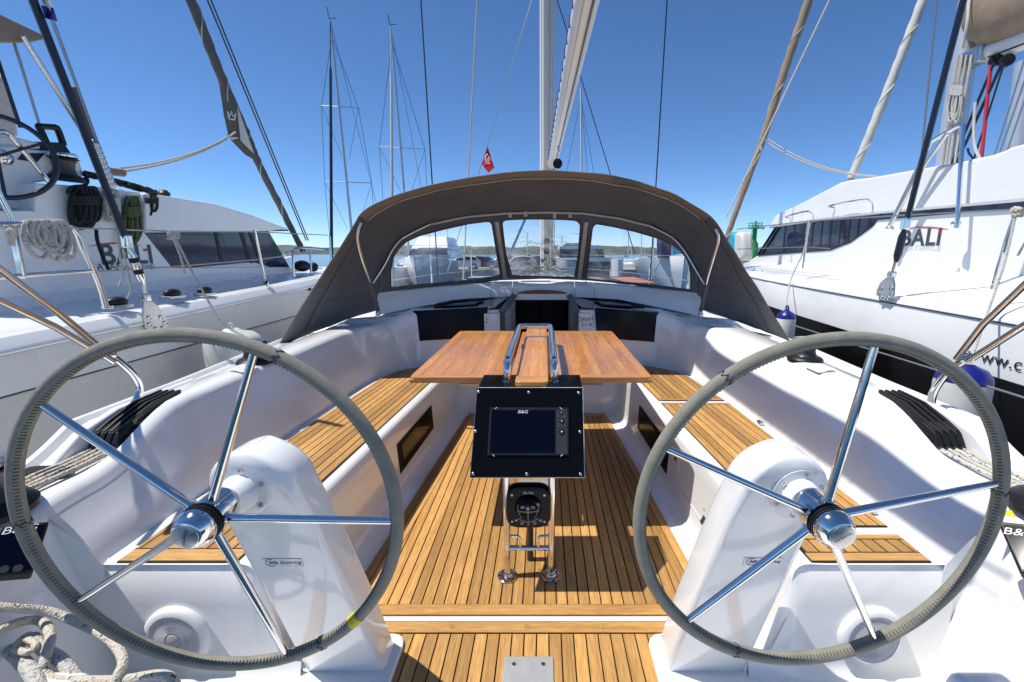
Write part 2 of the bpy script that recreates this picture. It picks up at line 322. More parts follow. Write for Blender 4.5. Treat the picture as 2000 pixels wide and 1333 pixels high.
rp = t.nodes.new('ShaderNodeValToRGB'); rp.color_ramp.elements[0].position = .42; rp.color_ramp.elements[0].color = (.035, .055, .03, 1); rp.color_ramp.elements[1].position = .62; rp.color_ramp.elements[1].color = (.16, .15, .11, 1); t.links.new(n.outputs[0], rp.inputs[0]); t.links.new(rp.outputs[0], b.inputs['Base Color'])
rows = []
def ridge(x): return 62+34*noise.noise(V((x*.0011, 3.1, 0)))+26+22*noise.noise(V((x*.0041, 1.2, 0)))+7*noise.noise(V((x*.016, 5, 0)))+6*noise.noise(V((x*.05, 9, 0)))
xsl = [-7000+i*50 for i in range(281)]
for yy, f in ((4200, -.05), (4350, .25), (4550, .6), (4800, .9), (5100, 1.0), (5600, .6)):
    rows.append([V((x, yy+60*noise.noise(V((x*.003, yy, 0))), max(-2, ridge(x)*f*(1+.12*noise.noise(V((x*.01, yy*.01, 2))))) )) for x in xsl])
o = build(MB().grid(rows), 'hills', hm, smooth=60, recalc=False); o['kind'] = 'structure'
# white houses scattered at the foot of the far hills: specks of one far town
mb = MB()
for i in range(260):
    x = random.uniform(-4200, 3200); f = random.uniform(.05, .55); yy = lerp(4200, 4600, f); z = max(0, ridge(x)*f*.9); s = random.uniform(6, 13)
    mb.box((x, yy-12, z+s*.3), (s*random.uniform(1, 2), s, s*.8))
o = build(mb, 'far_town', mat('pale render', (.5, .42, .35), .9), smooth=0, recalc=False); o['kind'] = 'stuff'; o['label'] = 'pale houses of the far town at the foot of the hills'; o['category'] = 'town'
# quay
o = build(MB().box((13.5, 95, -.75), (53, 90, 1.1)), 'quay', ASPH, smooth=0); o['kind'] = 'structure'

# ================================================================== THE YACHT: deck moulding, benches, teak
yacht = thing('sailing_yacht', (0, 2.5, -.85), 'white sailing yacht whose teak cockpit fills the foreground', 'sailboat')
ZB = .45
def xin(y): return interp([1.3, 1.78, 3.6, 4.1], [1.0, .985, .875, .85], y)     # inner teak edge of a bench
def xfl(y): return interp([1.3, 1.83, 4.0], [.80, .79, .665], y)                # edge of the cockpit sole
def plan(s):
    """plan line of the cockpit wall above the bench, from aft to the bulkhead"""
    p = [(1.44, .25), (1.46, .7), (1.465, 1.1), (1.465, 1.30), (1.465, 1.335), (1.465, 1.37), (1.465, 1.5), (1.465, 1.6), (1.462, 1.68), (1.46, 1.76), (1.455, 2.0), (1.445, 2.5), (1.43, 3.0), (1.42, 3.3), (1.405, 3.5), (1.38, 3.66), (1.33, 3.84), (1.25, 4.0), (1.17, 4.1), (1.05, 4.15), (.8, 4.155), (.42, 4.155)]
    return [(s*q.x, q.y) for q in cr([(x, y, 0) for x, y in p], 4)]
def sinterp(xs, ys, x):
    if x <= xs[0]: return ys[0]
    for i in range(len(xs)-1):
        if x <= xs[i+1]: t = (x-xs[i])/(xs[i+1]-xs[i]); return lerp(ys[i], ys[i+1], t*t*(3-2*t))
    return ys[-1]
def ztop(y): return sinterp([.2, 1.2, 1.52, 1.98, 3.9, 4.14], [.66, .675, .685, .848, .885, .985], y)
for s in (-1, 1):
    P = plan(s); rows = []
    for i, (x, y) in enumerate(P):
        a = P[max(i-1, 0)]; b = P[min(i+1, len(P)-1)]; tx, ty = b[0]-a[0], b[1]-a[1]; l = math.hypot(tx, ty)
        nx, ny = (ty/l, -tx/l) if s > 0 else (-ty/l, tx/l)          # outward
        zt = ztop(y); zb = ZB-.03 if y > 1.34 else -.02
        back = 0
        lean = sinterp([1.0, 1.5, 3.55, 3.7, 3.95, 4.1], [.09, .15, .15, .10, .06, .01], y)
        base = interp([.2, 1.2, 1.30, 1.37], [-.10, -.08, -.03, 0], y)
        prof = [(base, zb), (base+.004, zb+.03), (lean*.45+back, lerp(zb, zt, .5)), (lean+back, zt-.055), (lean+back+.008, zt-.03), (lean+back+.026, zt-.01), (lean+back+.055, zt)]
        row = [V((x+nx*d, y+ny*d, z)) for d, z in prof]
        if y < 4.02:
            z2 = interp([.2, 1.6, 1.74, 1.86, 2.02, 2.2, 4], [.66, .69, .70, .79, .835, zt, zt], y) if y < 2.2 else zt
            hb = interp([.2, 1.5, 2.4, 3.6, 4.2], [1., 1., 1.03, 1.10, 1.12], y)
            row += [V((s*1.70, y, min(zt, z2))), V((s*1.785, y, z2-.006)), V((s*hb*1.80, y, min(zt-.03, .79))), V((s*hb*1.82, y, min(zt-.03, .78))), V((s*hb*1.93, y, min(zt-.03, .775))), V((s*hb*1.945, y, min(zt, .795))), V((s*hb*1.97, y, min(zt, .795))), V((s*hb*1.985, y, min(zt-.03, .765))), V((s*hb*1.985, y, .4)), V((s*hb*1.9, y, -.95))]
        else:
            row += [row[-1]+V((0, .02*k, 0)) for k in range(1, 11)]
        rows.append(row)
    # refine along the boat
    R2 = []
    for c in range(len(rows[0])): R2.append([r[c] for r in rows])
    build(MB().grid(R2), 'coaming', GEL, yacht, smooth=50, recalc=False)
    # bench: sole edge, cove, front face, rounded nosing, seat
    rows = []
    ys = [1.345, 1.4, 1.5, 1.8, 2.2, 2.6, 3.0, 3.4, 3.8, 4.1]
    for y in ys:
        xf, xi = xfl(y), xin(y)
        row = [(xf-.004, -.01), (xf+.04, .0), (xf+.075, .008), (xf+.10, .03), (lerp(xf+.11, xi-.062, .12), .07)]
        row += [(lerp(xf+.11, xi-.062, k/6), lerp(.03, ZB-.055, k/6)) for k in range(2, 6)]
        row += [(xi-.064, ZB-.05), (xi-.058, ZB-.026), (xi-.046, ZB-.011), (xi-.028, ZB-.003), (xi-.008, ZB-.002), (xi+.05, ZB-.004), (1.5, ZB-.004)]
        rows.append([V((s*x, y, z)) for x, z in row])
    build(MB().grid(rows), 'bench', GEL, yacht, smooth=50, recalc=False)
    # aft end of the bench with the loudspeaker
    y0 = 1.345; face = [(s*.80, .0), (s*.86, .08), (s*.93, ZB-.05), (s*.955, ZB-.012), (s*1.0, ZB), (s*1.5, ZB), (s*1.5, .0)]
    mb = MB().grid([[V((x, y0+.06, z)) if z < .01 else V((x, y0+(.03 if z > ZB-.006 else .006)+0*x, z)) for x, z in face[:6]], [V((x, y0-.0, max(z-.03, .0))) for x, z in face[:6]], [V((x, y0-.012, max(z*.7-.02, 0))) for x, z in face[:6]], [V((x, y0-.02, .07)) for x, z in face[:6]], [V((x, y0-.035, .025)) for x, z in face[:6]], [V((x, y0-.075, .002)) for x, z in face[:6]], [V((x, .2, .0)) for x, z in face[:6]]])
    build(mb, 'bench_end', GEL, yacht, smooth=60, recalc=False)
# sole under the planks and helm well floor
build(MB().box((0, 2.85, -.03), (1.56, 2.55, .044)), 'cockpit_sole', GELM, yacht, smooth=0)
build(MB().box((0, .85, -.036), (2.9, 1.44, .05)), 'helm_floor', GEL, yacht, smooth=0)

floor = build(MB().prism([(-xfl(1.62)+.012, 1.60, -.009), (xfl(1.62)-.012, 1.60, -.009), (.655, 4.02, -.009), (-.655, 4.02, -.009)], (0, 0, .004)), 'sole_caulking', CAULK, yacht, smooth=0)
inner = [(-.70, 1.663), (.70, 1.663), (.575, 3.94), (-.575, 3.94)]
planks(inner, 0, .0492, .0062, .002, .008, TEAK, floor, off=-.0246)
for s in (-1, 1):
    for k in range(2):
        a0 = .70+.052*k+.003; a1 = a0+.046; c0 = .575+.046*k+.003; c1 = c0+.041
        q = [(s*a0, 1.663), (s*a1, 1.663), (s*c1, 3.94), (s*c0, 3.94)]; plank_obj(q, .004, .008, TEAK, floor)
plank_obj([(-.655, 3.946), (.655, 3.946), (.655, 4.015), (-.655, 4.015)], .004, .008, TEAKX, floor)
plank_obj([(-.79, 1.602), (.79, 1.602), (.79, 1.657), (-.79, 1.657)], .006, .01, TEAKX, floor, 'threshold_board')
build(MB().box((0, 1.582, -.004), (1.6, .024, .022)), 'step_lip', GEL, yacht, bevel=.004)
af = build(MB().box((0, 1.26, -.008), (1.0, .60, .006)), 'helm_caulking', CAULK, yacht, smooth=0)
bd = plank_obj([(-.62, 1.513), (.62, 1.513), (.62, 1.566), (-.62, 1.566)], .006, .01, TEAKX, af, 'threshold_board')
planks([(-.50, .98), (.50, .98), (.62, 1.507), (-.62, 1.507)], 0, .0492, .0056, .004, .008, TEAK, af, off=-.01)
for x in (-.30, .0, .30): build(MB().cyl((x*1.02, 1.54, .004), (x*1.02, 1.54, .0072), .0115, n=18), 'wood_plug', TEAK, af)
for s in (-1, 1):   # strips beside the pedestals
    plank_obj([(s*.80, 1.0), (s*.865, 1.0), (s*.865, 1.30), (s*.80, 1.38)], .004, .01, TEAK, af)
# bench teak
def bench_poly(s, y0, y1, xo):
    p = [(s*xin(y0), y0), (s*xin((y0+y1)/2), (y0+y1)/2), (s*xin(y1), y1)]
    if y1 > 3.9: p += [(s*.95, 4.095), (s*1.08, 4.06), (s*1.2, 3.97), (s*1.28, 3.86), (s*1.325, 3.74)]
    else: p += [(s*xo(y1), y1)]
    p += [(s*xo((y0+y1)/2), (y0+y1)/2), (s*xo(y0), y0)]
    return p
def inset(poly, d):
    cx = sum(p[0] for p in poly)/len(poly); cy = sum(p[1] for p in poly)/len(poly); out = []; n = len(poly)
    for i in range(n):
        a, b, c = poly[i-1], poly[i], poly[(i+1) % n]; r = []
        for p, q in ((a, b), (b, c)):
            tx, ty = q[0]-p[0], q[1]-p[1]; l = math.hypot(tx, ty); nx, ny = -ty/l, tx/l
            if (cx-p[0])*nx+(cy-p[1])*ny < 0: nx, ny = -nx, -ny
            r.append((nx, ny))
        m = V((r[0][0]+r[1][0], r[0][1]+r[1][1])); m = m/ max(m.length_squared, .3)*2*d; out.append((b[0]+m.x, b[1]+m.y))
    return out
def bench_teak(s, y0, y1, xo, aft=.05, fwd=0):
    poly = bench_poly(s, y0, y1, xo)
    base = build(MB().prism([(x, y, ZB-.003) for x, y in poly], (0, 0, .005)), 'seat_caulking', CAULK, yacht, smooth=0)
    inn = inset(poly, .004); ang = math.atan2(-(.875-.985), 1.82)*s
    nrm = (math.cos(ang), math.sin(ang))
    # border boards aft and forward, outboard board along the wall
    core = clip(inn, (0, -1), -(y0+aft)) if aft else inn
    if aft:
        e = clip(inn, (0, 1), y0+aft-.006); plank_obj(e, ZB+.0045, .006, TEAKX, base)
    if fwd:
        e = clip(inn, (0, -1), -(y1-fwd+.006)); plank_obj(e, ZB+.0045, .006, TEAKX, base); core = clip(core, (0, 1), y1-fwd)
    planks(core, ang, .0485, .0066, ZB+.0045, .006, TEAK, base, off=(s*xin(1.78)*nrm[0]+1.78*nrm[1]))
xo = lambda y: interp([1.3, 1.6, 3.0, 3.74], [1.415, 1.418, 1.395, 1.335], y)
bench_teak(-1, 1.352, 4.1, xo, aft=.07)
bench_teak(1, 1.352, 1.505, xo, aft=.05, fwd=.035); bench_teak(1, 1.555, 3.02, xo, aft=0, fwd=.04); bench_teak(1, 3.075, 4.1, xo, aft=.04)
for y in (2.62, 1.66): build(MB().box((1.428, y, ZB+.012), (.022, .05, .016)), 'hinge', STEEL, yacht, bevel=.002)
# locker front on the starboard bench: lid joint and latch, small sticker
def face_pt(s, y, z):
    f = (z-.03)/(ZB-.085); xf, xi = xfl(y), xin(y); return V((s*lerp(xf+.11, xi-.062, f), y, z))
fn = V((-(ZB-.085), 0, .13)).normalized()
def on_face(s, pts, lift): n = V((-s*(ZB-.085), 0, .17)).normalized(); return [face_pt(s, y, z)+n*lift for y, z in pts]
for s in (-1, 1):
    q = [(2.62, .11), (3.32, .135), (3.32, .325), (2.62, .31)]
    w = build(MB().prism(on_face(s, q, -.01), on_face(s, [(0, 0)], .016)[0]-on_face(s, [(0, 0)], 0)[0]), 'side_window', SIDEW, yacht, smooth=0)
    q2 = [(2.68, .135), (3.26, .16), (3.26, .30), (2.68, .285)]
    build(MB().prism(on_face(s, q2, .004), on_face(s, [(0, 0)], .005)[0]-on_face(s, [(0, 0)], 0)[0]), 'pane', BLACKG, w, smooth=0)
loop = on_face(1, [(1.62, .14), (2.3, .14), (2.42, .16), (2.44, .22), (2.44, .33), (2.40, .375), (2.3, .39)], .0005)
build(MB().tube(cr(loop, 5), .0028, 6), 'lid_joint', LOGOF, yacht)
for px, py in ((1381, 990), (1376, 1018)):
    f0 = face_pt(1, 1.9, .2); n_ = V((-(ZB-.085), 0, .17)).normalized(); p = RP(px, py, f0, n_); up = V((.17, 0, ZB-.085)).normalized()
    build(MB().prism([p+V((0, i*.018, 0))+up*(j*.022) for i, j in ((-1, -1), (1, -1), (1, 1), (-1, 1))], n_*.012), 'latch', CHROME, yacht, bevel=.004)
build(MB().prism(on_face(1, [(2.49, .255), (2.52, .255), (2.52, .30), (2.49, .30)], .001), (-.002, 0, .001)), 'sticker', LOGOR, yacht, smooth=0)

# bulkhead, companionway, trays, cabin top
BY = 4.15
mb = MB()
for x0, x1 in ((-.92, -.36), (.385, .92)): mb.box(((x0+x1)/2, BY-.065, .195), (x1-x0+.2, .06, .49)); mb.box(((x0+x1)/2, BY+.045, .70), (x1-x0, .06, .565))
mb.box((.0125, BY+.03, .235), (.745, .059, .55))
build(mb, 'bulkhead', GEL, yacht, bevel=.008)
build(MB().box((.30, 4.04, .22), (.10, .03, .34)), 'pipe_cover', GEL, yacht, bevel=.012)
for s, pts in ((-1, [(806, 607), (955, 599), (946, 659), (811, 667)]), (1, [(1160, 600), (1300, 611), (1296, 670), (1165, 660)])):
    q = [RY(*p, BY-.004) for p in pts]
    fr = build(MB().prism([p+V((0, -.002, 0)) for p in q], (0, .03, 0)), 'panel_frame', GELM, yacht, bevel=.004)
    c = sum(q, V())/4; q = [c+(p-c)*.985 for p in q]
    build(MB().prism([p+V((0, -.012, 0)) for p in q], (0, .012, 0)), 'dark_panel', NAVYP, yacht, bevel=.002)
# companionway cheeks and frames
for s, x, xe in ((-1, -.33, -.245), (1, .375, .335)):
    build(MB().prism([(x, BY-.02, .60), (x, BY-.02, .955), (xe, 4.80, 1.065), (xe, 4.80, .60)], (s*.045, 0, 0)), 'companionway_cheek', GEL, yacht, bevel=.004)
    build(MB().prism([(x-s*.028, BY-.03, .60), (x-s*.028, BY-.03, .925), (x+s*.006, BY-.03, .97), (x+s*.02, BY-.03, .955), (x+s*.02, BY-.03, .60)], (0, .03, 0)), 'frame_end', DKGREY, yacht, smooth=0)
    build(MB().prism([(x-s*.022, BY-.02, .945), (x+s*.03, BY-.02, .968), (xe+s*.03, 4.78, 1.075), (xe-s*.022, 4.78, 1.05)], (0, 0, .012)), 'slide_rail', DKGREY, yacht, smooth=0)
build(MB().box((.045, 4.83, 1.045), (.66, .05, .075)), 'hatch_front', GEL, yacht, bevel=.01)
mb = MB(); mb.prism([V((.045+.27*math.cos(a), 4.79, 1.078+.042*math.sin(a))) for a in [math.pi*k/14 for k in range(15)]], (0, .04, 0)); build(mb, 'hatch_handle', BROWN, yacht, smooth=30)
# interior: dark cabin with two doors
mb = MB(); X0, X1, Y0, Y1, Z0, Z1 = -.5, .52, 4.23, 7.2, -.5, .99
mb.add([(X0, Y0, Z0), (X1, Y0, Z0), (X1, Y1, Z0), (X0, Y1, Z0), (X0, Y0, .6), (X1, Y0, .6), (X1, Y1, Z1), (X0, Y1, Z1)], [(0, 1, 2, 3), (2, 3, 7, 6), (0, 3, 7, 4), (1, 2, 6, 5)])
mb.add([(X0, 4.82, .985), (X1, 4.82, .985), (X1, Y1, .985), (X0, Y1, .985)], [(0, 1, 2, 3)])
cab = build(mb, 'cabin', INTER, yacht, smooth=0, recalc=False)
for x in (-.2, .22): build(MB().box((x, 7.14, .25), (.38, .04, 1.3)), 'cabin_door', mat('dark walnut', (.03, .014, .006), .35), cab, bevel=.005)
build(MB().tube([(-.04, 7.1, .60), (-.04, 7.06, .60), (-.14, 7.06, .60)], .01, 6), 'door_handle', CHROME, cab)
# white posts either side of the steps
for s, x0, x1 in ((-1, -.50, -.375), (1, .40, .52)):
    p = build(MB().box(((x0+x1)/2, BY-.008, .72), (x1-x0, .03, .46)), 'side_post', GELM, yacht, bevel=.006)
    if s < 0:
        for z in (.90, .87): build(MB().cyl((-.475, BY-.028, z), (-.475, BY-.022, z), .007, n=10), 'screw', DKGREY, p)
text('DRAFT', 'draft_lettering', INK, yacht, RY(1146, 624.5, BY-.0245), (1, 0, 0), (0, 0, 1), .052, xs=.82, bold=.008)
text('2,1 m', 'draft_lettering', INK, yacht, RY(1146, 634, BY-.0245), (1, 0, 0), (0, 0, 1), .052, xs=.82, bold=.008)
# trays: glossy dark lids with framed hatches
for s, xa, xb in ((-1, -.40, -1.16), (1, .425, 1.2)):
    zt0, zt1 = .992, .955
    tp = build(MB().prism([(xa, BY+.0, zt0), (xa*.75, 4.95, zt0+.055), (lerp(xa, xb, .6), 4.72, zt0+.035), (xb, BY+.15, zt1+.02), (xb, BY+.0, zt1-.002)], (0, 0, .012)), 'tray', TRAYG, yacht, smooth=0)
    f = [(lerp(xa, xb, .28), BY+.12), (lerp(xa, xb, .22), BY+.42), (lerp(xa, xb, .62), BY+.40), (lerp(xa, xb, .78), BY+.1)]
    zz = lambda u, y: lerp(zt0, zt1, u)+.04*(y-BY)/.6+.026
    us = (.28, .22, .62, .78)
    build(MB().tube([V((x, y, zz(u, y))) for (x, y), u in zip(f, us)], .011, 8, closed=True), 'hatch_frame', BLACK, tp)
    build(MB().prism([V((lerp(x, sum(p[0] for p in f)/4, .06), y, zz(u, y)-.010)) for (x, y), u in zip(f, us)], (0, 0, .008)), 'hatch_glass', NAVYP, tp, smooth=0)
# spray moulding below the windscreen, in segments
def sy(x, z): return 4.15+max(0, 1-(x/1.52)**2)*(.86-1.0*(z-1.2))
segs = [(-1.5, -.505), (-.50, -.285), (-.28, .40), (.405, .60), (.605, 1.53)]
for a, b in segs:
    rows = []
    for k in range(9):
        x = lerp(a, b, k/8); q = abs(x)/1.5; y = sy(x, 1.2); th = .09+.10*math.sin(math.pi*min(1, max(0, q-.1)/.9))
        zt = 1.20-.07*q*q; zb = 1.045-.105*max(0, (q-.55)/.45)
        rows.append([V((x, y-th-.02, zb)), V((x, y-th, lerp(zb, zt, .45))), V((x, y-th+.05, zt-.035)), V((x, y-th+.085, zt-.005)), V((x, y-.01, zt+.01)), V((x, y+.05, zt-.0)), V((x, y+.10, zb))])
    mb = MB().grid(rows); mb.f += [tuple(range(7)), tuple(range(8*7, 8*7+7))]
    build(mb, 'spray_moulding', GEL, yacht, smooth=35, bevel=0)
# shelf between coaming and trays, cabin top forward
for s in (-1, 1):
    build(MB().grid([[V((s*1.10, BY+.005, .965)), V((s*1.35, 4.05, .945)), V((s*1.75, 3.95, .86)), V((s*2.17, 3.9, .77))], [V((s*1.0, 4.7, .985)), V((s*1.30, 4.7, .98)), V((s*1.75, 4.7, .90)), V((s*2.2, 4.7, .77))], [V((s*.40, 5.4, 1.05)), V((s*1.1, 5.4, 1.06)), V((s*1.7, 5.4, .98)), V((s*2.2, 5.4, .77))]]), 'side_deck', GELM, yacht, smooth=50, recalc=False)
rows = []
for y in (5.05, 5.8, 6.6, 7.4, 8.2, 9.5, 11.5, 13.5):
    w = interp([5, 8, 11, 13.6], [2.2, 2.0, 1.2, .05], y); zc = interp([5, 6, 8, 10, 13.5], [1.13, 1.16, 1.12, 1.0, .95], y)
    rows.append([V((x*w, y, zc-(.20*x*x if y < 9 else .05*x*x))) for x in [k/8-1 for k in range(17)]]+[V((w*.97, y, -.9))])
    rows[-1] = [V((-w*.97, y, -.9))]+rows[-1]
build(MB().grid(rows), 'foredeck', GELM, yacht, smooth=50, recalc=False)
mb = MB().box((1.2, 7.2, 1.10), (.9, 1.8, .012)); build(mb, 'deck_teak', WOODD, yacht, smooth=0)
# transom side pieces of the helm well: rope bin
for s in (-1, 1):
    build(MB().prism([(s*1.13, .62, .0), (s*1.36, .62, .0), (s*1.36, .62, .36), (s*1.20, .62, .36)], (0, .42, 0)), 'locker_step', GEL, yacht, bevel=.03, seg=4)

# ================================================================== SPRAYHOOD
hood = thing('sprayhood', (0, 3.6, .95), 'taupe canvas sprayhood with three clear windows over the companionway', 'sprayhood')
def SS(px, py):
    d = ray(px, py); lo, hi = 3.2, 6.5
    for _ in range(50):
        m = (lo+hi)/2; p = CAM+d*(m/d.y)
        if p.y < sy(p.x, p.z): lo = m
        else: hi = m
    return CAM+d*(lo/d.y)
Bp = [(543, 678, 3.58), (580, 615, 3.60), (625, 545, 3.63), (665, 484, 3.66), (692, 440, 3.68), (706, 418, 3.69), (735, 398, 3.70), (795, 376, 3.71), (870, 356, 3.72), (960, 342, 3.74), (1063, 336, 3.75), (1165, 341, 3.74), (1250, 357, 3.72), (1320, 383, 3.71), (1372, 412, 3.70), (1402, 440, 3.69), (1428, 482, 3.66), (1467, 545, 3.63), (1506, 608, 3.60), (1543, 668, 3.58)]
Ap = [(747, 603), (743, 582), (742, 560), (746, 533), (756, 507), (769, 485), (792, 463), (843, 438), (910, 424), (985, 417), (1063, 415), (1140, 417), (1210, 427), (1266, 441), (1312, 463), (1335, 487), (1349, 510), (1359, 535), (1362, 560), (1362, 601)]
Bc = cr([RY(*p) for p in Bp], 4); Ac = cr([SS(*p) for p in Ap], 4)
def hoodpt(i, v):
    a, b = Bc[i], Ac[i]; p = lerp(a, b, v); k = i/(len(Bc)-1); top = max(0, math.sin(math.pi*k))**.7
    p = p+V((0, 0, (.05*math.sin(math.pi*v)*top)))
    side = (k-.5)*2; wob = .012*noise.noise(V((p.x*4, p.y*7, p.z*4)))+.026*math.sin(math.pi*v)*.6*noise.noise(V((p.x*1.2, p.y*2.5, p.z*5+k*9)))
    return p+V((side*.03*math.sin(math.pi*v)+wob*.7, 0, wob))
n = len(Bc); NV = 18
build(MB().grid([[hoodpt(i, lerp(.24, 1, v/NV)) for i in range(n)] for v in range(NV+1)]), 'canopy', CANVAS, hood, smooth=60, recalc=False, solid=.003)
i0, i1 = 19, n-1-18
build(MB().grid([[hoodpt(i, .24*v/3) for i in range(i0, i1+1)] for v in range(4)]), 'aft_hem', CANVL, hood, smooth=60, recalc=False, solid=.003)
for a, b in ((0, i0), (i1, n-1)): build(MB().grid([[hoodpt(i, .24*v/3) for i in range(a, b+1)] for v in range(4)]), 'aft_hem', CANVAS, hood, smooth=60, recalc=False, solid=.003)
build(MB().tube([hoodpt(i, 0) for i in range(n)], .006, 6), 'piping', CANVL, hood)
build(MB().tube([hoodpt(i, .24)-V((0, 0, .005)) for i in range(i0+1, i1)], .004, 6), 'seam_tape', TAPE, hood)
for v_ in (.55, .8): build(MB().tube([hoodpt(i, v_)-V((0, 0, .002)) for i in range(2, n-2)], .0016, 4), 'stitched_seam', CANVL, hood)
for i_ in (5, 7, n-6, n-8): build(MB().tube([hoodpt(i_, lerp(.02, .98, k/16))*1.0-V((math.copysign(.004, hoodpt(i_, .5).x), 0, 0)) for k in range(17)], .0016, 4), 'stitched_seam', CANVL, hood)
# windscreen: canvas frame columns and clear panes
top_x = [p[0] for p in Ap[2:19]]; top_y = [p[1] for p in Ap[2:19]]
Tf = lambda x: interp(top_x, top_y, x)
Cf = lambda x: interp([742, 764, 830, 900, 975, 1063, 1145, 1220, 1290, 1348, 1364], [584, 575, 567, 558, 548, 545, 548, 555, 566, 578, 584], x)
panes = [([764, 768, 778, 795, 820, 870, 915, 950, 957, 961, 969, 977], [530, 505, 488, 472, 461, 448, 438, 433.5, 434, 439, 490, 535], [560, 561.5, 560.5, 558.5, 556, 552, 547, 542.5, 541.5, 541, 540, 536]),
         ([981.5, 983, 988, 1000, 1030, 1063, 1100, 1122, 1129, 1133], [436, 433, 430.5, 429.5, 428.5, 428.5, 429.5, 431, 434, 440], [440, 455, 495, 538.5, 540, 540.5, 541.5, 541.5, 500, 445]),
         ([1146, 1150, 1157, 1161, 1166, 1200, 1240, 1285, 1310, 1328, 1340, 1346, 1348.5], [540, 505, 447, 440, 438, 444, 453, 466, 477, 490, 504, 520, 540], [543, 544.5, 545.5, 546, 546.5, 549.5, 553, 558, 561, 563.5, 565, 565.5, 564])]
def strip(mb, xs, fa, fb, m=6):
    mb.grid([[SS(x, lerp(fa(x), fb(x), k/m)) for x in xs] for k in range(m+1)])
fr = MB(); spans = []
def dense(a, b, k): return [lerp(a, b, i/k) for i in range(k+1)]
strip(fr, dense(743, 764, 6), Tf, Cf)
for (xs, ty, by), nm in zip(panes, ('L', 'C', 'R')):
    X = sorted(set(xs+dense(xs[0], xs[-1], 24))); tf = lambda x: interp(xs, ty, x); bf = lambda x: interp(xs, by, x)
    strip(fr, X, Tf, tf, 3); strip(fr, X, bf, Cf, 2)
    pn = MB(); strip(pn, X, tf, bf, 10); p = build(pn, 'clear_window', VINYL, hood, smooth=60, recalc=False)
    ring = [SS(x, tf(x)) for x in X]+[SS(x, bf(x)) for x in reversed(X)]
    build(MB().tube([q-V((0, .006, 0)) for q in ring], .005, 5, closed=True), 'window_binding', CANVAS, p)
strip(fr, dense(977, 981.5, 2), Tf, Cf); strip(fr, dense(1133, 1146, 5), Tf, Cf); strip(fr, dense(1348.5, 1363, 5), Tf, Cf)
build(fr, 'windscreen_frame', CANVAS, hood, smooth=60, recalc=False, solid=.002)
for a, b in (((970, 434), (987, 545)), ((1145, 435), (1131, 546))):
    q = [SS(lerp(a[0], b[0], k/6), lerp(a[1], b[1], k/6))-V((0, .012, 0)) for k in range(7)]
    build(MB().grid([[p+V((-.021, 0, 0)) for p in q], [p+V((.021, 0, 0)) for p in q]]), 'stiffener_tape', TAPE, hood, recalc=False, solid=.003)
fb = [SS(x, Tf(x)+1)-V((0, .03, 0)) for x in dense(843, 1266, 30)]
build(MB().tube(fb, .011, 8), 'bow_sleeve', TAPE, hood)
for pts in ([(843, 439), (792, 465), (772, 486), (758, 512), (744, 535), (726, 562)], [(1266, 442), (1310, 465), (1332, 489), (1347, 512), (1360, 535), (1379, 566)]):
    q = cr([SS(x, y)-V((0, .05, 0)) for x, y in pts], 5); build(MB().tube(q, .0125, 10), 'front_bow', CHROME, hood)
for pts in ([(706, 436, 3.62), (700, 452, 3.62), (699, 472, 3.64), (707, 505, 3.70), (719, 540, 3.80), (729, 570, 3.9), (738, 607, 4.0)], [(1397, 448, 3.62), (1403, 462, 3.62), (1401, 480, 3.64), (1392, 510, 3.70), (1382, 545, 3.80), (1377, 575, 3.9), (1369, 607, 4.0)]):
    q = cr([RY(*p) for p in pts], 5); tb = build(MB().tube(q[:-6], .0125, 10), 'main_bow', CHROME, hood)
    build(MB().tube(q[-9:], .019, 10), 'canvas_sleeve', CANVAS, hood)
    f = q[-1]; build(MB().cyl(f+V((0, 0, .0)), f-V((0, .0, .05)), .012, n=12).cyl(f-V((.02, 0, .03)), f+V((.02, 0, -.03)), .012, n=10).cyl(f-V((0, 0, .05)), f-V((0, 0, .056)), .028, n=16), 'deck_hinge', CHROME, hood)
for px, py in ((997, 421), (1027, 419), (1083, 423), (1113, 421)): build(MB().box(SS(px, py)-V((0, .04, .0)), (.03, .004, .05)), 'webbing_end', TAPE, hood)

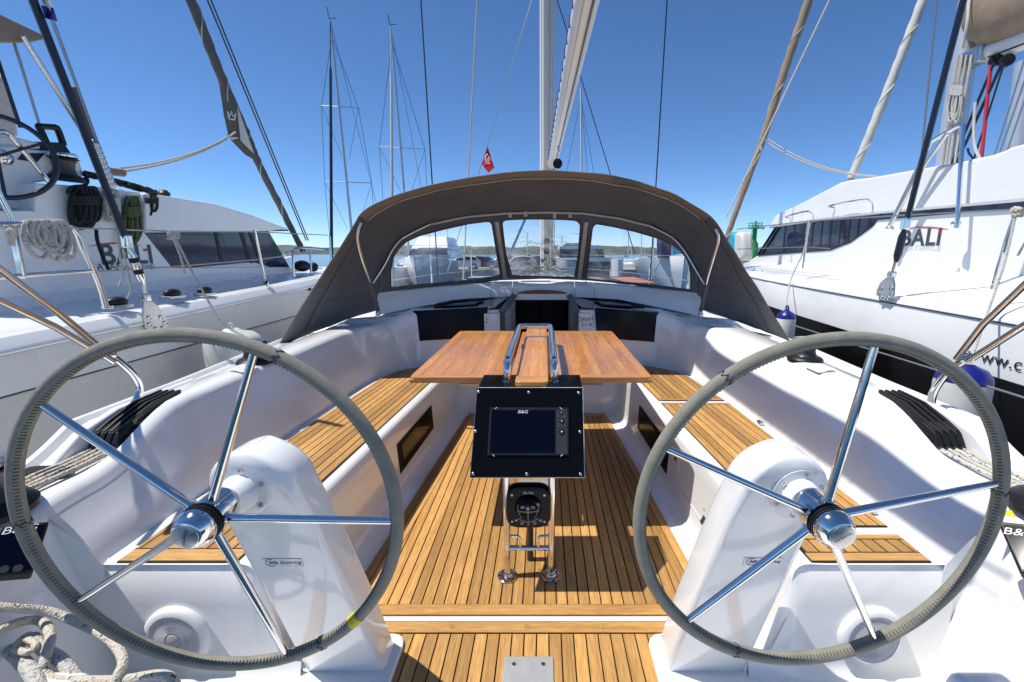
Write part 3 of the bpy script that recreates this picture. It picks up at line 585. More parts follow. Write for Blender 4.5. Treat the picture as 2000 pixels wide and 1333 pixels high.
# ================================================================== WHEELS AND PEDESTALS
def basis(a, b, s):
    nn = V((s*math.sin(b)*math.cos(a), -math.cos(b)*math.cos(a), math.sin(a))); e1 = V((0, 0, 1)).cross(nn).normalized(); return e1, nn.cross(e1), nn
def wheel(C, a, b, s, ends, label, yellow=None, joints=()):
    C = V(C); e1, e2, nn = basis(a, b, s)
    w = thing('steering_wheel', C-e2*.475, label, 'steering wheel', 'the two steering wheels of the yacht')
    R, r = .4585, .0166; N = 120
    ring = [C+(e1*math.cos(6.28319*k/N)+e2*math.sin(6.28319*k/N))*R for k in range(N)]
    rim = build(MB().tube(ring, r, 20, closed=True), 'rim', LEATHER, w, smooth=60)
    st = MB()
    for k in range(300):
        q = 6.28319*k/300; d = e1*math.cos(q)+e2*math.sin(q); tg = nn.cross(d)
        cdir = (-d*.80+nn*.60).normalized(); p = C+d*R+cdir*(r+.0004); tt = cdir.cross(tg)
        st.add([p+tg*.0007+tt*.0052, p-tg*.0007+tt*.0052, p-tg*.0007-tt*.0052, p+tg*.0007-tt*.0052, p+tg*.0007+tt*.0052+cdir*.0008, p-tg*.0007+tt*.0052+cdir*.0008, p-tg*.0007-tt*.0052+cdir*.0008, p+tg*.0007-tt*.0052+cdir*.0008], [(0, 1, 2, 3), (4, 5, 6, 7), (0, 1, 5, 4), (1, 2, 6, 5), (2, 3, 7, 6), (3, 0, 4, 7)])
    build(st, 'stitching', STITCH, rim, smooth=0, recalc=False, kind='stuff')
    for px, py in joints:
        p = RP(px, py, C, nn)-C; q = math.atan2(p.dot(e2), p.dot(e1)); jm = MB(); pts = []
        for k in range(15):
            z = 6.28319*k/14; dq = .014*(1 if k % 2 else -1); d = e1*math.cos(q+dq)+e2*math.sin(q+dq); pts.append(C+d*R+(d*math.cos(z)+nn*math.sin(z))*(r+.001))
        build(jm.tube(pts, .0011, 5), 'joint_stitch', STITCH, rim)
    for px, py in ends:
        p = RP(px, py, C, nn)-C; p = p.normalized(); a0 = C+p*.035+nn*.012; a1 = C+p*(R-.008)
        sp = build(MB().tube([a0, a1], [.0112, .0088], 14), 'spoke', CHROME, w); build(MB().cyl(C+p*.03+nn*.012, C+p*.05+nn*.0117, .016, n=14), 'spoke_collar', CHROME, sp)
    hub = build(MB().lathe([(.030, -.05), (.046, -.048), (.046, .022), (.044, .026)], C, nn, 32), 'hub', CHROME, w)
    for h in (.027, .036, .045): build(MB().lathe([(.040, h-.0028), (.0485, h-.002), (.0485, h+.002), (.040, h+.0028)], C, nn, 32), 'hub_ring', BLACK, hub)
    cap = build(MB().lathe([(.043, .020), (.043, .048), (.0475, .050), (.0485, .056), (.047, .062), (.036, .083), (.0325, .0855), (.001, .0855)], C, nn, 32), 'hub_cap', CHROME, w)
    bd = build(MB().lathe([(.030, .085), (.030, .0872), (.028, .088), (.001, .0885)], C, nn, 28), 'badge', STEEL, cap)
    text('Jefa Steering', 'badge_lettering', INK, bd, C+nn*.089, e1*math.cos(.6)+e2*math.sin(.6) if s > 0 else e2*.95+e1*.3, e2*math.cos(.6)-e1*math.sin(.6) if s > 0 else -e1*.95+e2*.3, .0085, shear=.3)
    if yellow:
        for k in range(5):
            px = lerp(yellow[0][0], yellow[1][0], k/4); py = lerp(yellow[0][1], yellow[1][1], k/4); p = RP(px, py, C, nn)-C; q = math.atan2(p.dot(e2), p.dot(e1))
            arc = [C+(e1*math.cos(q+dq)+e2*math.sin(q+dq))*R for dq in (-.0052, 0, .0052)]; build(MB().tube(arc, r+.0014, 20), 'yellow_mark', YEL, rim)
    return C, e1, e2, nn
wl = wheel((-.761, .995, .863), -.029, -.033, -1, [(495, 695), (92, 797), (168, 1165), (555, 1268), (768, 1018)], 'leather-rimmed steering wheel with yellow mark, in front of the bench with the rope bin', yellow=((692, 1216), (705, 1205)), joints=[(545, 693), (45, 1020), (630, 1255)])
wr = wheel((.768, 1.011, .853), -.049, .023, 1, [(1707, 680), (1310, 880), (1350, 1207), (1705, 1240), (1945, 945)], 'leather-rimmed steering wheel without yellow mark, in front of the split bench', joints=[(1415, 735), (1435, 1270), (1945, 960)])
def pedestal(s, wh, label):
    C, e1, e2, nn = wh
    pd = thing('wheel_pedestal', (s*.65, 1.38, 0), label, 'pedestal', 'the two wheel pedestals')
    # side outline in the leaning plane: stations up the post, each a rounded rectangle (centre x, half width, aft y, fore y)
    hz = C.z-.01; rows = []
    st = [(.0, .652, .146, 1.335, 1.462), (.05, .656, .145, 1.322, 1.45), (.3, .677, .140, 1.256, 1.39), (.55, .703, .133, 1.19, 1.325), (.75, .725, .127, 1.137, 1.27), (hz, .737, .123, 1.11, 1.24)]
    for k in range(1, 9):
        a = math.pi/2*k/8; st.append((hz+.123*math.sin(a), .737+.006*math.sin(a), max(.123*math.cos(a), .004), 1.11-.02*math.sin(a)+.03*(1-math.cos(a))**2, 1.24-.02*math.sin(a)))
    for z, cx, hw, ya, yf in st:
        row = []; rr = min(.024, hw*.6)
        for (sx, yy, a0) in ((-1, ya, 180), (1, ya, 270), (1, yf, 0), (-1, yf, 90)):
            ccx = cx+sx*(hw-rr); ccy = yy+(rr if yy == ya else -rr)
            for k in range(5):
                a = math.radians(a0+22.5*k); row.append(V((s*(ccx+rr*math.cos(a)), ccy+rr*math.sin(a), z)))
        rows.append(row+[row[0]])
    mb = MB().grid(rows); mb.f.append(tuple(range((len(rows)-1)*21, (len(rows)-1)*21+20)))
    build(mb, 'post', GEL, pd, smooth=60)
    # foot plate
    q = []
    for (cx, cy, a0) in ((.53, 1.27, 180), (.77, 1.27, 270), (.77, 1.44, 0), (.53, 1.44, 90)):
        for k in range(6): a = math.radians(a0+18*k); q.append(V((s*(cx+.055*math.cos(a)), cy+.055*math.sin(a), -.005)))
    build(MB().prism(q, (0, 0, .028)), 'foot_plate', GEL, pd, bevel=.008, seg=3)
    fl = V((C.x, 1.106, C.z)); ax = nn
    build(MB().lathe([(.078, -.012), (.078, .0), (.074, .005), (.052, .007)], fl, ax, 36), 'flange', GEL, pd)
    build(MB().lathe([(.052, -.01), (.050, .03), (.046, .06), (.042, .075)], fl, ax, 36), 'shaft_housing', GEL, pd, smooth=60)
    for k in range(6):
        a = 6.2832*(k+.35)/6; p = fl+(e1*math.cos(a)+e2*math.sin(a))*.064; build(MB().lathe([(.0065, .003), (.0075, .0085), (.003, .0085), (.0025, .006), (.001, .006)], p, ax, 12), 'screw', STEEL, pd)
    # maker's sticker on the aft face
    pn = V((0, -1, -.264)).normalized(); sx, sx2, sy_, = (518, 588, 1099) if s < 0 else (1455, 1523, 1097)
    o = V((s*.68, 1.278, .42)); c = RP((sx+sx2)/2, sy_, (0, 1.335, .0), pn)+pn*.0012; xd = V((1, 0, 0)); yd = xd.cross(pn)*-1
    yd = V((0, -.264, 1)).normalized(); sz = (RP(sx2, sy_, (0, 1.335, 0), pn)-RP(sx, sy_, (0, 1.335, 0), pn)).length
    stk = build(MB().prism([c+xd*(sz*.55*i)+yd*(sz*.16*j) for i, j in ((-1, -1), (1, -1), (1, 1), (-1, 1))], pn*.0005), 'sticker', STICK, pd, smooth=0)
    text('Jefa Steering', 'maker_lettering', INKB, stk, c+xd*sz*.06+yd*sz*.02+pn*.0012, xd, yd, sz*.165, shear=.25, bold=.01)
    text('S Y S T E M S', 'maker_lettering', INKB, stk, c+xd*sz*.06-yd*sz*.105+pn*.0012, xd, yd, sz*.05)
    lc = c-xd*sz*.33+yd*sz*.01+pn*.0011
    lg = MB().tube([lc+(xd*math.cos(6.2832*k/24)+yd*math.sin(6.2832*k/24))*sz*.14 for k in range(4, 25)], sz*.006, 5)
    for k in range(3): a = 1.05*k+.5; lg.tube([lc-(xd*math.cos(a)+yd*math.sin(a))*sz*.02, lc+(xd*math.cos(a)+yd*math.sin(a))*sz*.14], sz*.004, 5)
    build(lg, 'maker_emblem', INKB, stk, kind='stuff')
pedestal(-1, wl, 'white leaning pedestal carrying the wheel with the yellow mark')
pedestal(1, wr, 'white leaning pedestal carrying the wheel without a yellow mark')
# loudspeakers in the bench ends
for s, lab in ((-1, 'round white loudspeaker in the bench end beside the rope bin'), (1, 'round white loudspeaker in the end of the split bench')):
    c = V((s*1.222, 1.325, .178)); ax = V((0, -1, .03)).normalized(); e1, e2, e3 = frame(ax)
    sp = thing('loudspeaker', c-V((0, 0, .115)), lab, 'loudspeaker', 'cockpit loudspeakers')
    build(MB().lathe([(.112, -.02), (.116, .0), (.115, .010), (.105, .020), (.092, .022), (.089, .015)], c, ax, 48), 'bezel', SPKW, sp, smooth=50)
    build(MB().lathe([(.089, .012), (.06, .020), (.028, .023), (.001, .023)], c, ax, 40), 'cone', SPKG, sp, smooth=50)
    gm = MB()
    for k in range(9): rr = .086-.0065*k; gm.tube([c+ax*(.018+.006*(1-rr/.09))+(e1*math.cos(6.2832*j/48)+e2*math.sin(6.2832*j/48))*rr for j in range(48)], .0016, 4, closed=True)
    for j in range(64):
        d = e1*math.cos(6.2832*j/64)+e2*math.sin(6.2832*j/64); gm.tube([c+ax*.0185+d*.088, c+ax*.0245+d*.030], .0010, 4)
    build(gm, 'grille', SPKW, sp, kind='stuff', recalc=False)
    build(MB().lathe([(.026, .02), (.024, .027), (.012, .031), (.001, .032)], c, ax, 24), 'centre_cap', SPKG if s < 0 else SPKW, sp)

# ================================================================== TABLE
TZ = .87
tb = thing('cockpit_table', (0, 3.2, 0), 'varnished folding cockpit table with both leaves open and stainless grab rails', 'table')
def leaf(s):
    xa, xb, ya, yb = .125, .635, 2.215, 3.625
    lf = build(MB().box((s*(xa+xb)/2, (ya+yb)/2, TZ-.020), (xb-xa-.0, yb-ya, .024)), 'leaf_panel', TBLE, tb, bevel=.006)
    w = .052
    for k in range(9):   # staves
        x0 = lerp(xa+.004, xb-w, k/9); x1 = lerp(xa+.004, xb-w, (k+1)/9)
        build(MB().box((s*(x0+x1)/2, (ya+yb)/2, TZ-.006), (x1-x0-.0006, yb-ya-2*w, .010)), 'stave', TBL, lf, smooth=0)
    bw = MB()
    poly = [(s*xa, ya), (s*(xb-.03), ya), (s*(xb-.008), ya+.008), (s*xb, ya+.03), (s*xb, yb-.03), (s*(xb-.008), yb-.008), (s*(xb-.03), yb), (s*xa, yb)]
    inn = [(s*xa, ya+w-.001), (s*(xb-w), ya+w-.001), (s*(xb-w), yb-w+.001), (s*xa, yb-w+.001)]
    for a, b, c, d in ((poly[0], poly[1], inn[1], inn[0]), (poly[6], poly[7], inn[3], inn[2])):
        build(MB().prism([(*a, TZ-.03), (*b, TZ-.03), (*c, TZ-.03), (*d, TZ-.03)], (0, 0, .0315)), 'edge_board', TBLE, lf, bevel=.003)
    build(MB().prism([(*p, TZ-.03) for p in (poly[1], poly[2], poly[3], poly[4], poly[5], poly[6], inn[2], inn[1])], (0, 0, .0315)), 'edge_board', TBL, lf, bevel=.003)
    build(MB().tube([(s*.26, 2.26, TZ-.034), (s*.26, 2.26, TZ-.05), (s*.38, 2.26, TZ-.05), (s*.38, 2.26, TZ-.034)], .006, 6), 'leaf_bracket', STEEL, lf)
leaf(-1); leaf(1)
build(MB().box((.005, 2.92, TZ-.02), (.235, 1.40, .028)), 'centre_board', TBL, tb, bevel=.004)
bx = build(MB().box((.005, 2.9, TZ-.12), (.20, 1.15, .17)), 'table_box', GEL, tb, bevel=.015)
build(MB().box((.01, 2.76, TZ+.013), (.12, 1.30, .05)), 'locker_body', GEL, tb, bevel=.01)
ld = []
for (x, y, a0) in ((-.040, 1.965, 180), (.064, 1.965, 270), (.064, 3.42, 0), (-.040, 3.42, 90)):
    for k in range(5): a = math.radians(a0+22.5*k); ld.append((x+.026*math.cos(a), y+.026*math.sin(a), TZ+.030))
lid = build(MB().prism(ld, (0, 0, .028)), 'locker_lid', TBLE, tb, bevel=.006)
for k in range(3):
    x0 = lerp(-.055, .079, k/3); x1 = lerp(-.055, .079, (k+1)/3)
    build(MB().box(((x0+x1)/2, 2.70, TZ+.0565), (x1-x0-.0006, 1.36, .005)), 'stave', TBL, lid, smooth=0)
build(MB().box((-.070, 2.80, TZ+.038), (.012, .05, .03)), 'lid_pull', BROWN, lid, bevel=.003)
for x in (-.107, .117):
    pts = [(x, 2.03, .86), (x, 2.03, .94), (x, 2.035, .967), (x, 2.05, .987), (x, 2.08, 1.0), (x, 2.5, 1.004), (x, 2.95, 1.005)]
    if x > 0: pts = pts[:-1]+[(x-.002, 2.98, 1.004), (x-.008, 3.03, 1.004), (x-.022, 3.055, 1.004), (.005, 3.06, 1.004)]
    else: pts = pts[:-1]+[(x+.002, 2.98, 1.004), (x+.008, 3.03, 1.004), (x+.022, 3.055, 1.004), (.005, 3.06, 1.004)]
    r = build(MB().tube(cr(pts, 6), .0185, 16), 'grab_rail', CHROME, tb); build(MB().cyl((x, 2.03, .872), (x, 2.03, .905), .022, n=18), 'rail_base', CHROME, r)
for y in (3.2, 2.55): build(MB().cyl((.005, y, 0), (.005, y, TZ-.18), .045, n=24), 'table_leg', STEEL, tb)

# ================================================================== INSTRUMENT CONSOLE
con = thing('instrument_console', (0, 1.85, 0), 'black instrument console on two stainless legs at the table end', 'console')
def FP(px, py, lift=0):    # on the console face
    return RP(px, py, (0, 1.728, .567), FN)+FN*lift
FN = V((0, -.855, .50)).normalized()
q = [FP(918, 933), FP(1142, 933), FP(1138, 757), FP(932, 757)]
rear = [RZ(1133, 732, q[2].z+.004), RZ(945, 732, q[3].z+.004)]
hx = q+[V((rear[1].x, rear[1].y, q[0].z+.16)), V((rear[0].x, rear[0].y, q[0].z+.16)), rear[0], rear[1]]
house = build(MB().add([p-FN*.012 for p in q]+hx[4:], [(0, 1, 2, 3), (4, 5, 6, 7), (0, 1, 5, 4), (3, 2, 6, 7), (1, 2, 6, 5), (0, 3, 7, 4)]), 'housing', BLACKG, con, bevel=.004)
plate = build(MB().prism([p-FN*.012 for p in q], FN*.010), 'face_plate', BLACKG, con, bevel=.0015)
eb = MB().tube([p-FN*.004 for p in q], .0028, 6, closed=True); build(eb, 'edge_trim', CHROME, con)
for px, py in ((935, 766), (1033, 767), (1130.5, 768), (929, 843), (1133, 844), (924, 926), (1029, 926.5), (1134, 927)):
    sc = build(MB().lathe([(.0062, -.001), (.0062, .0016), (.005, .0024), (.0022, .0024), (.0018, .001), (.0005, .001)], FP(px, py), FN, 14), 'face_screw', STEEL, plate)
plot = [FP(952, 890), FP(1111, 890), FP(1111, 797), FP(957, 797)]
cp = build(MB().prism([p-FN*.001 for p in plot], FN*.007), 'chartplotter', BLACK, con, bevel=.002)
scr = [FP(957, 885, .0062), FP(1084, 885, .0062), FP(1084, 802, .0062), FP(961, 802, .0062)]
build(MB().prism(scr, FN*.0008), 'screen', SCREEN, cp, smooth=0)
kp = [FP(1086, 888, .0062), FP(1108, 888, .0062), FP(1108, 801, .0062), FP(1086, 801, .0062)]
build(MB().prism(kp, FN*.001), 'keypad', DKGREY, cp, smooth=0)
for px, py, r in ((1096, 807, .007), (1091, 814, .0055), (1102, 814, .0055), (1097, 823, .011), (1091, 833, .005), (1102, 833, .005), (1097, 844, .014), (1091, 855, .0038), (1102, 855, .0038)):
    build(MB().lathe([(r, .006), (r, .0095), (r*.8, .0105), (r*.4, .0095), (.0005, .0095)], FP(px, py), FN, 18), 'key', BLACK, cp)
    build(MB().lathe([(r*.25, .0094), (r*.25, .0102), (.0003, .0102)], FP(px, py), FN, 8), 'key_mark', WHITEP, cp)
fx = (FP(1100, 850)-FP(950, 850)).normalized(); fy = FN.cross(fx)
text('B&G', 'maker_lettering', WHITEP, cp, FP(1021, 805.5, .0076), fx, fy, .019, shear=.25, xs=1.25)
for (a, b) in (((967, 800), (971, 796.5)), ((1093, 796.5), (1098, 801)), ((962, 888), (966, 892)), ((1095, 892), (1099, 888))): build(MB().tube([FP(*a, .007), FP(*b, .007)], .0012, 5), 'bezel_notch', WHITEP, cp)
# legs
for x in (-.104, .104):
    lg = build(MB().tube([(x, 1.83, .0), (x, 1.845, .3), (x, 1.855, .60), (x, 1.86, .70)], .0155, 16), 'leg', CHROME, con)
    fl = build(MB().lathe([(.047, .0045), (.047, .010), (.042, .013), (.021, .015), (.019, .026)], (x, 1.83, 0), (0, 0, 1), 32), 'foot_flange', CHROME, lg)
    for k in range(3): a = -1.57+2.094*k; build(MB().cyl((x+.034*math.cos(a), 1.83+.034*math.sin(a), .013), (x+.034*math.cos(a), 1.83+.034*math.sin(a), .0155), .0055, n=10), 'flange_screw', STEEL, fl)
    hk = MB().tube(cr([(x*.87, 1.835, .215), (x*.55, 1.832, .215), (x*.42, 1.830, .208), (x*.40, 1.830, .19), (x*.40, 1.83, .163)], 4), .0058, 8); build(hk, 'hook', CHROME, con)
build(MB().cyl((-.104, 1.834, .152), (.104, 1.834, .152), .0125, n=16), 'cross_bar', CHROME, con)
build(MB().prism([(-.10, 1.872, .285), (.10, 1.872, .285), (.095, 1.846, .56), (-.095, 1.846, .56)], (0, .004, 0)), 'mirror_plate', CHROME, con, smooth=0)
build(MB().tube([(-.0, 1.95, .0), (0, 1.95, .30)], .016, 12), 'cable_conduit', DKGREY, con)
# compass
CN = V((0, -1, .09)).normalized(); cc = RP(1032, 990, (0, 1.838, .37), CN)
cmp_ = thing('compass', cc-V((0, 0, .095)), 'black bulkhead compass mounted on the mirror plate below the console', 'compass')
ux = V((1, 0, 0)); uy = CN.cross(ux)
bz = [cc+ux*(.1005*math.copysign(abs(math.cos(a))**.42, math.cos(a))*(1-.06*math.sin(a)**2))+uy*(.0935*math.copysign(abs(math.sin(a))**.42, math.sin(a))*(1-.06*math.cos(a)**2)) for a in [6.2832*k/56 for k in range(56)]]
bez = build(MB().prism([p+CN*.002 for p in bz], CN*.016), 'bezel', BLACK, cmp_, bevel=.005, seg=3)
for i, j in ((-1, 1), (1, 1), (-1, -1), (1, -1)): build(MB().lathe([(.005, .018), (.005, .0195), (.0005, .0198)], cc+ux*.074*i+uy*.063*j, CN, 12), 'screw', STEEL, bez)
dm = MB(); dm.lathe([(.062*math.cos(a), .014+.034*math.sin(a)) for a in [math.pi/2*k/10 for k in range(11)]], cc+uy*.006, CN, 36); build(dm, 'dome', BLACKG, cmp_, smooth=60)
o_ = cc+uy*.006
def dome_pt(x, y, lift=.001):
    rr = min(1, (x*x+y*y)/.062**2); return o_+ux*x+uy*y+CN*(.014+.034*math.sqrt(max(0, 1-rr))+lift)
for bdy, x, y in (('330', -.024, .012), ('300', -.001, .008), ('270', .022, .012), ('240', .042, .022)): text(bdy, 'card_number', WHITEP, cmp_, dome_pt(x, y, .0015), ux, uy, .0155, xs=.8)
tk = MB()
for k in range(25): x = lerp(-.044, .048, k/24); y = -.004-.6*(.002-x*x*1.2) if 1 else 0; tk.tube([dome_pt(x, y), dome_pt(x*1.02, y-(.009 if k % 3 == 0 else .005))], .0006, 4)
build(tk, 'card_ticks', WHITEP, cmp_, kind='stuff', smooth=0)
build(MB().tube([dome_pt(0, y) for y in [lerp(.02, -.056, k/10) for k in range(11)]], .0009, 5), 'lubber_line', WHITEP, cmp_)
for sgn in (-1, 1): build(MB().tube([dome_pt(sgn*(.046-.02*(k/10)**3), lerp(.02, -.045, k/10)) for k in range(11)], .0009, 5), 'lubber_line', TAPE, cmp_)
text('SILVA', 'maker_lettering', WHITEP, bez, cc+uy*.073+CN*.0186, ux, uy, .017, xs=1.15)
for bdy, x, y in (('40', -.055, -.058), ('20', -.029, -.071), ('0', .0, -.076), ('20', .029, -.071), ('40', .055, -.058)): text(bdy, 'heel_number', WHITEP, bez, cc+ux*x+uy*y+CN*.0186, ux, uy, .0155)
tk = MB()
for k in range(25): a = math.radians(-132+84*k/24); d = ux*math.cos(a)+uy*math.sin(a); tk.tube([cc+d*.061+CN*.0186, cc+d*(.069 if k % 3 == 0 else .066)+CN*.0186], .0006, 4)
build(tk, 'heel_ticks', WHITEP, bez, kind='stuff', smooth=0)
# foot block on the helm floor
fb = thing('foot_block', (.0, 1.32, 0), 'mirror-polished steel plate let into the helm floor planks', 'plate')
build(MB().box((.012, 1.335, .008), (.185, .13, .012)), 'plate', mat('polished plate', (.62, .62, .61), .32, metal=.55, nscale=30, rvar=.1), fb, bevel=.005)
for x in (-.042, .066): build(MB().cyl((x, 1.365, .013), (x, 1.365, .0155), .008, n=14), 'screw', STEEL, fb)

# ================================================================== DECK GEAR OF THE YACHT
def winch(c, r, h, label, ax=(0, 0, 1), tail=True):
    w = thing('winch', c, label, 'winch', 'cockpit winches'); c = V(c)
    build(MB().lathe([(r*1.32, 0), (r*1.34, h*.10), (r*1.22, h*.18), (r*.95, h*.24)], c, ax, 32), 'base', BLACK, w)
    build(MB().lathe([(r*.95, h*.22), (r*.80, h*.30), (r*.70, h*.45), (r*.72, h*.62), (r*.86, h*.74)], c, ax, 32), 'drum', DKGREY, w)
    build(MB().lathe([(r*.80, h*.74), (r*1.02, h*.77), (r*1.04, h*.80), (r*.9, h*.83)], c, ax, 32), 'lower_jaw', BLACK, w)
    build(MB().lathe([(r*.85, h*.83), (r*1.03, h*.87), (r*1.02, h*.92), (r*.7, h*.955), (r*.3, h*.96), (r*.26, h*.93), (r*.2, h*.93)], c, ax, 32), 'top_jaw', CHROME, w)
    e1, e2, e3 = frame(ax); build(MB().tube([c+e3*h*.86+e1*r*.8, c+e3*h*.90+e1*r*1.15, c+e3*h*.82+e1*r*1.22], r*.12, 8), 'feeder_arm', CHROME, w)
def atz_(px, py, z): return RZ(px, py, z)
winch((-1.73, 1.26, .685), .105, .19, 'large black winch beside the wheel with the yellow mark')
winch((1.735, 1.27, .685), .105, .19, 'large black winch behind the right-hand wheel beside the blue fleck ropes')
winch((-1.70, 2.62, .845), .075, .155, 'black winch at the foot of the sprayhood, grey hull behind it')
winch((1.70, 2.68, .845), .075, .155, 'black winch at the foot of the sprayhood, black hull band behind it')
# rope clutches and tails
def clutches(s, label, tails):
    cl = thing('rope_clutch', (s*1.68, 1.80, .80), label, 'rope clutch', 'rope clutch banks')
    for k in range(4):
        x = s*(1.685+.030*k)
        body = build(MB().prism([(x, 1.69, .69), (x, 1.69, .735), (x, 1.715, .775), (x, 1.78, .80), (x, 1.80, .79), (x, 1.80, .69)], (s*.025, 0, 0)), 'clutch_body', BLACK, cl, bevel=.005)
        build(MB().prism([(x+s*.006, 1.715, .780), (x+s*.006, 1.78, .808), (x+s*.006, 1.90, .846), (x+s*.006, 2.05, .857), (x+s*.006, 2.05, .840), (x+s*.006, 1.90, .80), (x+s*.006, 1.78, .78)], (s*.015, 0, 0)), 'clutch_lever', BLACK, body, bevel=.003)
        build(MB().lathe([(.010, 0), (.010, .008), (.007, .010), (.006, .002), (.002, .002)], (x+s*.0125, 1.69, .718), (0, -1, .2), 14), 'rope_eye', DKGREY, body)
    for k, m in enumerate(tails):
        x = s*(1.6975+.030*k); pts = [(x, 1.72, .718), (x, 1.66, .712), (x+s*.004, 1.56, .706), (x+s*.012, 1.45, .704), (s*1.72+s*.010*k, 1.36, .704)]
        tag(build(MB().tube(cr(pts, 6), .0085, 10), 'rope', m), '%s line from the %s clutch beside the %s wheel' % (('red fleck' if m is ROPER else 'blue fleck' if m is ROPEB else 'plain off-white'), ['innermost', 'second', 'third', 'outermost'][k], 'left' if s < 0 else 'right'), 'rope', 'control lines at the clutches')
    # white clutch hood
    pass
clutches(-1, 'bank of four black rope clutches with red fleck lines', [ROPEW, ROPER, ROPEW, ROPER])
clutches(1, 'bank of four black rope clutches with blue fleck lines', [ROPEB, ROPEW, ROPEB, ROPEW])
for s in (-1, 1):
    build(MB().prism([(s*1.808, 1.52, .66), (s*1.808, 1.58, .72), (s*1.808, 1.68, .79), (s*1.808, 1.85, .835), (s*1.808, 2.3, .845), (s*1.808, 2.3, .66)], (s*.04, 0, 0)), 'clutch_cheek', GEL, yacht, bevel=.015, seg=3)
    build(MB().prism([(s*1.60, 2.38, .848), (s*1.60, 2.52, .848), (s*1.66, 2.52, .87), (s*1.66, 2.38, .87)], (s*.05, 0, 0)), 'fairlead', GEL, yacht, bevel=.01)
# deck blocks beside the port winch
bk = thing('turning_block', (-1.72, 1.5, .69), 'flat black turning block between the winch and the clutches', 'block')
q = [(-1.80+.05*math.cos(a)+(.07 if math.cos(a) > 0 else -.07)*.6, 1.52+.035*math.sin(a), .69) for a in [6.2832*k/24 for k in range(24)]]
build(MB().prism(q, (0, 0, .022)), 'cheek_plate', BLACK, bk, bevel=.005)
for x in (-1.87, -1.73): build(MB().cyl((x, 1.52, .71), (x, 1.52, .716), .011, n=14), 'bolt', STEEL, bk)
# small B&G displays on the coaming
for s, px in ((-1, [(0, 1034), (96, 1022), (62, 1124), (-50, 1132)]), (1, [(1950, 1022), (2060, 1034), (2100, 1130), (1994, 1124)])):
    n_ = V((-s*.62, -.30, .72)).normalized(); o_ = V((s*1.42, 1.05, .62)); q = [RP(*p, o_, n_) for p in px]
    dsp = thing('wind_display', q[2] if s < 0 else q[3], 'black instrument display on the coaming at the %s edge of the cockpit' % ('left' if s < 0 else 'right'), 'display', 'coaming displays')
    bz = build(MB().prism([p-n_*.03 for p in q], n_*.045), 'display_case', BLACK, dsp, bevel=.006)
    c = sum(q, V())/4; build(MB().prism([c+(p-c)*.86+n_*.0152 for p in q], n_*.001), 'display_glass', SCREEN, bz, smooth=0)
    xd = (q[1]-q[0]).normalized(); yd = n_.cross(xd)
    text('B&G', 'maker_lettering', WHITEP, bz, RP(36, 1040, o_, n_)+n_*.0175 if s < 0 else RP(1992, 1046, o_, n_)+n_*.0175, xd, yd, .03, shear=.25, xs=1.2)
    for k in range(3): build(MB().cyl(lerp(q[3], q[2], .2+.25*k)*.9+lerp(q[0], q[1], .2+.25*k)*.1+n_*.014, lerp(q[3], q[2], .2+.25*k)*.9+lerp(q[0], q[1], .2+.25*k)*.1+n_*.019, .010, n=12), 'key', DKGREY, bz)
stk = build(MB().prism([RZ(1925, 1003, .69), RZ(1975, 997, .69), RZ(1985, 1011, .69)], (0, 0, .001)), 'warning_sticker', YEL, yacht, smooth=0)
# pushpit rails
for s, g in ((-1, 'left'), (1, 'right')):
    X = s*1.92
    if s < 0: foot = [(262, 800), (272, 762), (262, 735), (235, 708), (205, 687)]; a = [(205, 687), (110, 608), (0, 527), (-120, 440)]; b = [(222, 706), (110, 640), (0, 588), (-130, 530)]
    else: foot = [(1818, 805), (1822, 770), (1840, 740), (1862, 718), (1900, 697)]; a = [(1868, 702), (1920, 634), (2000, 558), (2110, 460)]; b = [(1890, 706), (1950, 668), (2000, 636), (2130, 560)]
    pp = thing('pushpit_rail', RX(*foot[0], X), 'bent stainless pushpit rail tubes at the %s edge of the picture' % g, 'rail', 'pushpit rails')
    build(MB().tube(cr([RX(*p, X) for p in foot], 6), .017, 14), 'bent_post', CHROME, pp)
    build(MB().tube([RX(*p, X) for p in a], .0135, 14), 'upper_tube', CHROME, pp); build(MB().tube([RX(*p, X-s*.01) for p in b], .0135, 14), 'lower_tube', CHROME, pp)
    j = RX(*foot[-1], X); build(MB().cyl(j-V((0, .02, .012)), j+V((0, .03, -.02)), .021, n=16), 'joint_collar', CHROME, pp)
    build(MB().lathe([(.05, .0), (.05, .006), (.02, .012)], RX(*foot[0], X)+V((0, 0, -.02)), (0, 0, 1), 24), 'rail_foot', CHROME, pp)
# rope heap in the bin at lower left
random.seed(3)
def heap(pts, r, m, label): return tag(build(MB().tube(cr(pts, 8), r, 12), 'rope', m), label, 'rope', 'mooring rope tails in the bin')
zz = .30
heap([RZ(-60, 1180, .53), RZ(20, 1188, .49), RZ(95, 1195, .44), RZ(160, 1220, .40), RZ(215, 1250, .39), RZ(240, 1290, .38), RZ(225, 1330, .36), RZ(200, 1400, .30)], .0125, ROPEW, 'off-white braided rope arching over the bin edge at lower left')
heap([RZ(-40, 1260, .47), RZ(20, 1222, .44), RZ(75, 1212, .40), RZ(98, 1240, .40), RZ(88, 1290, .38), RZ(84, 1312, .36), RZ(110, 1345, .33), RZ(60, 1400, .3)], .0125, ROPEW, 'off-white braided rope looped in the middle of the bin')
heap([RZ(35, 1262, .37), RZ(60, 1245, .385), RZ(85, 1268, .375), RZ(120, 1290, .36), RZ(150, 1330, .34), RZ(175, 1390, .32)], .016, ROPEG, 'thick grey rope end running down the rope bin')
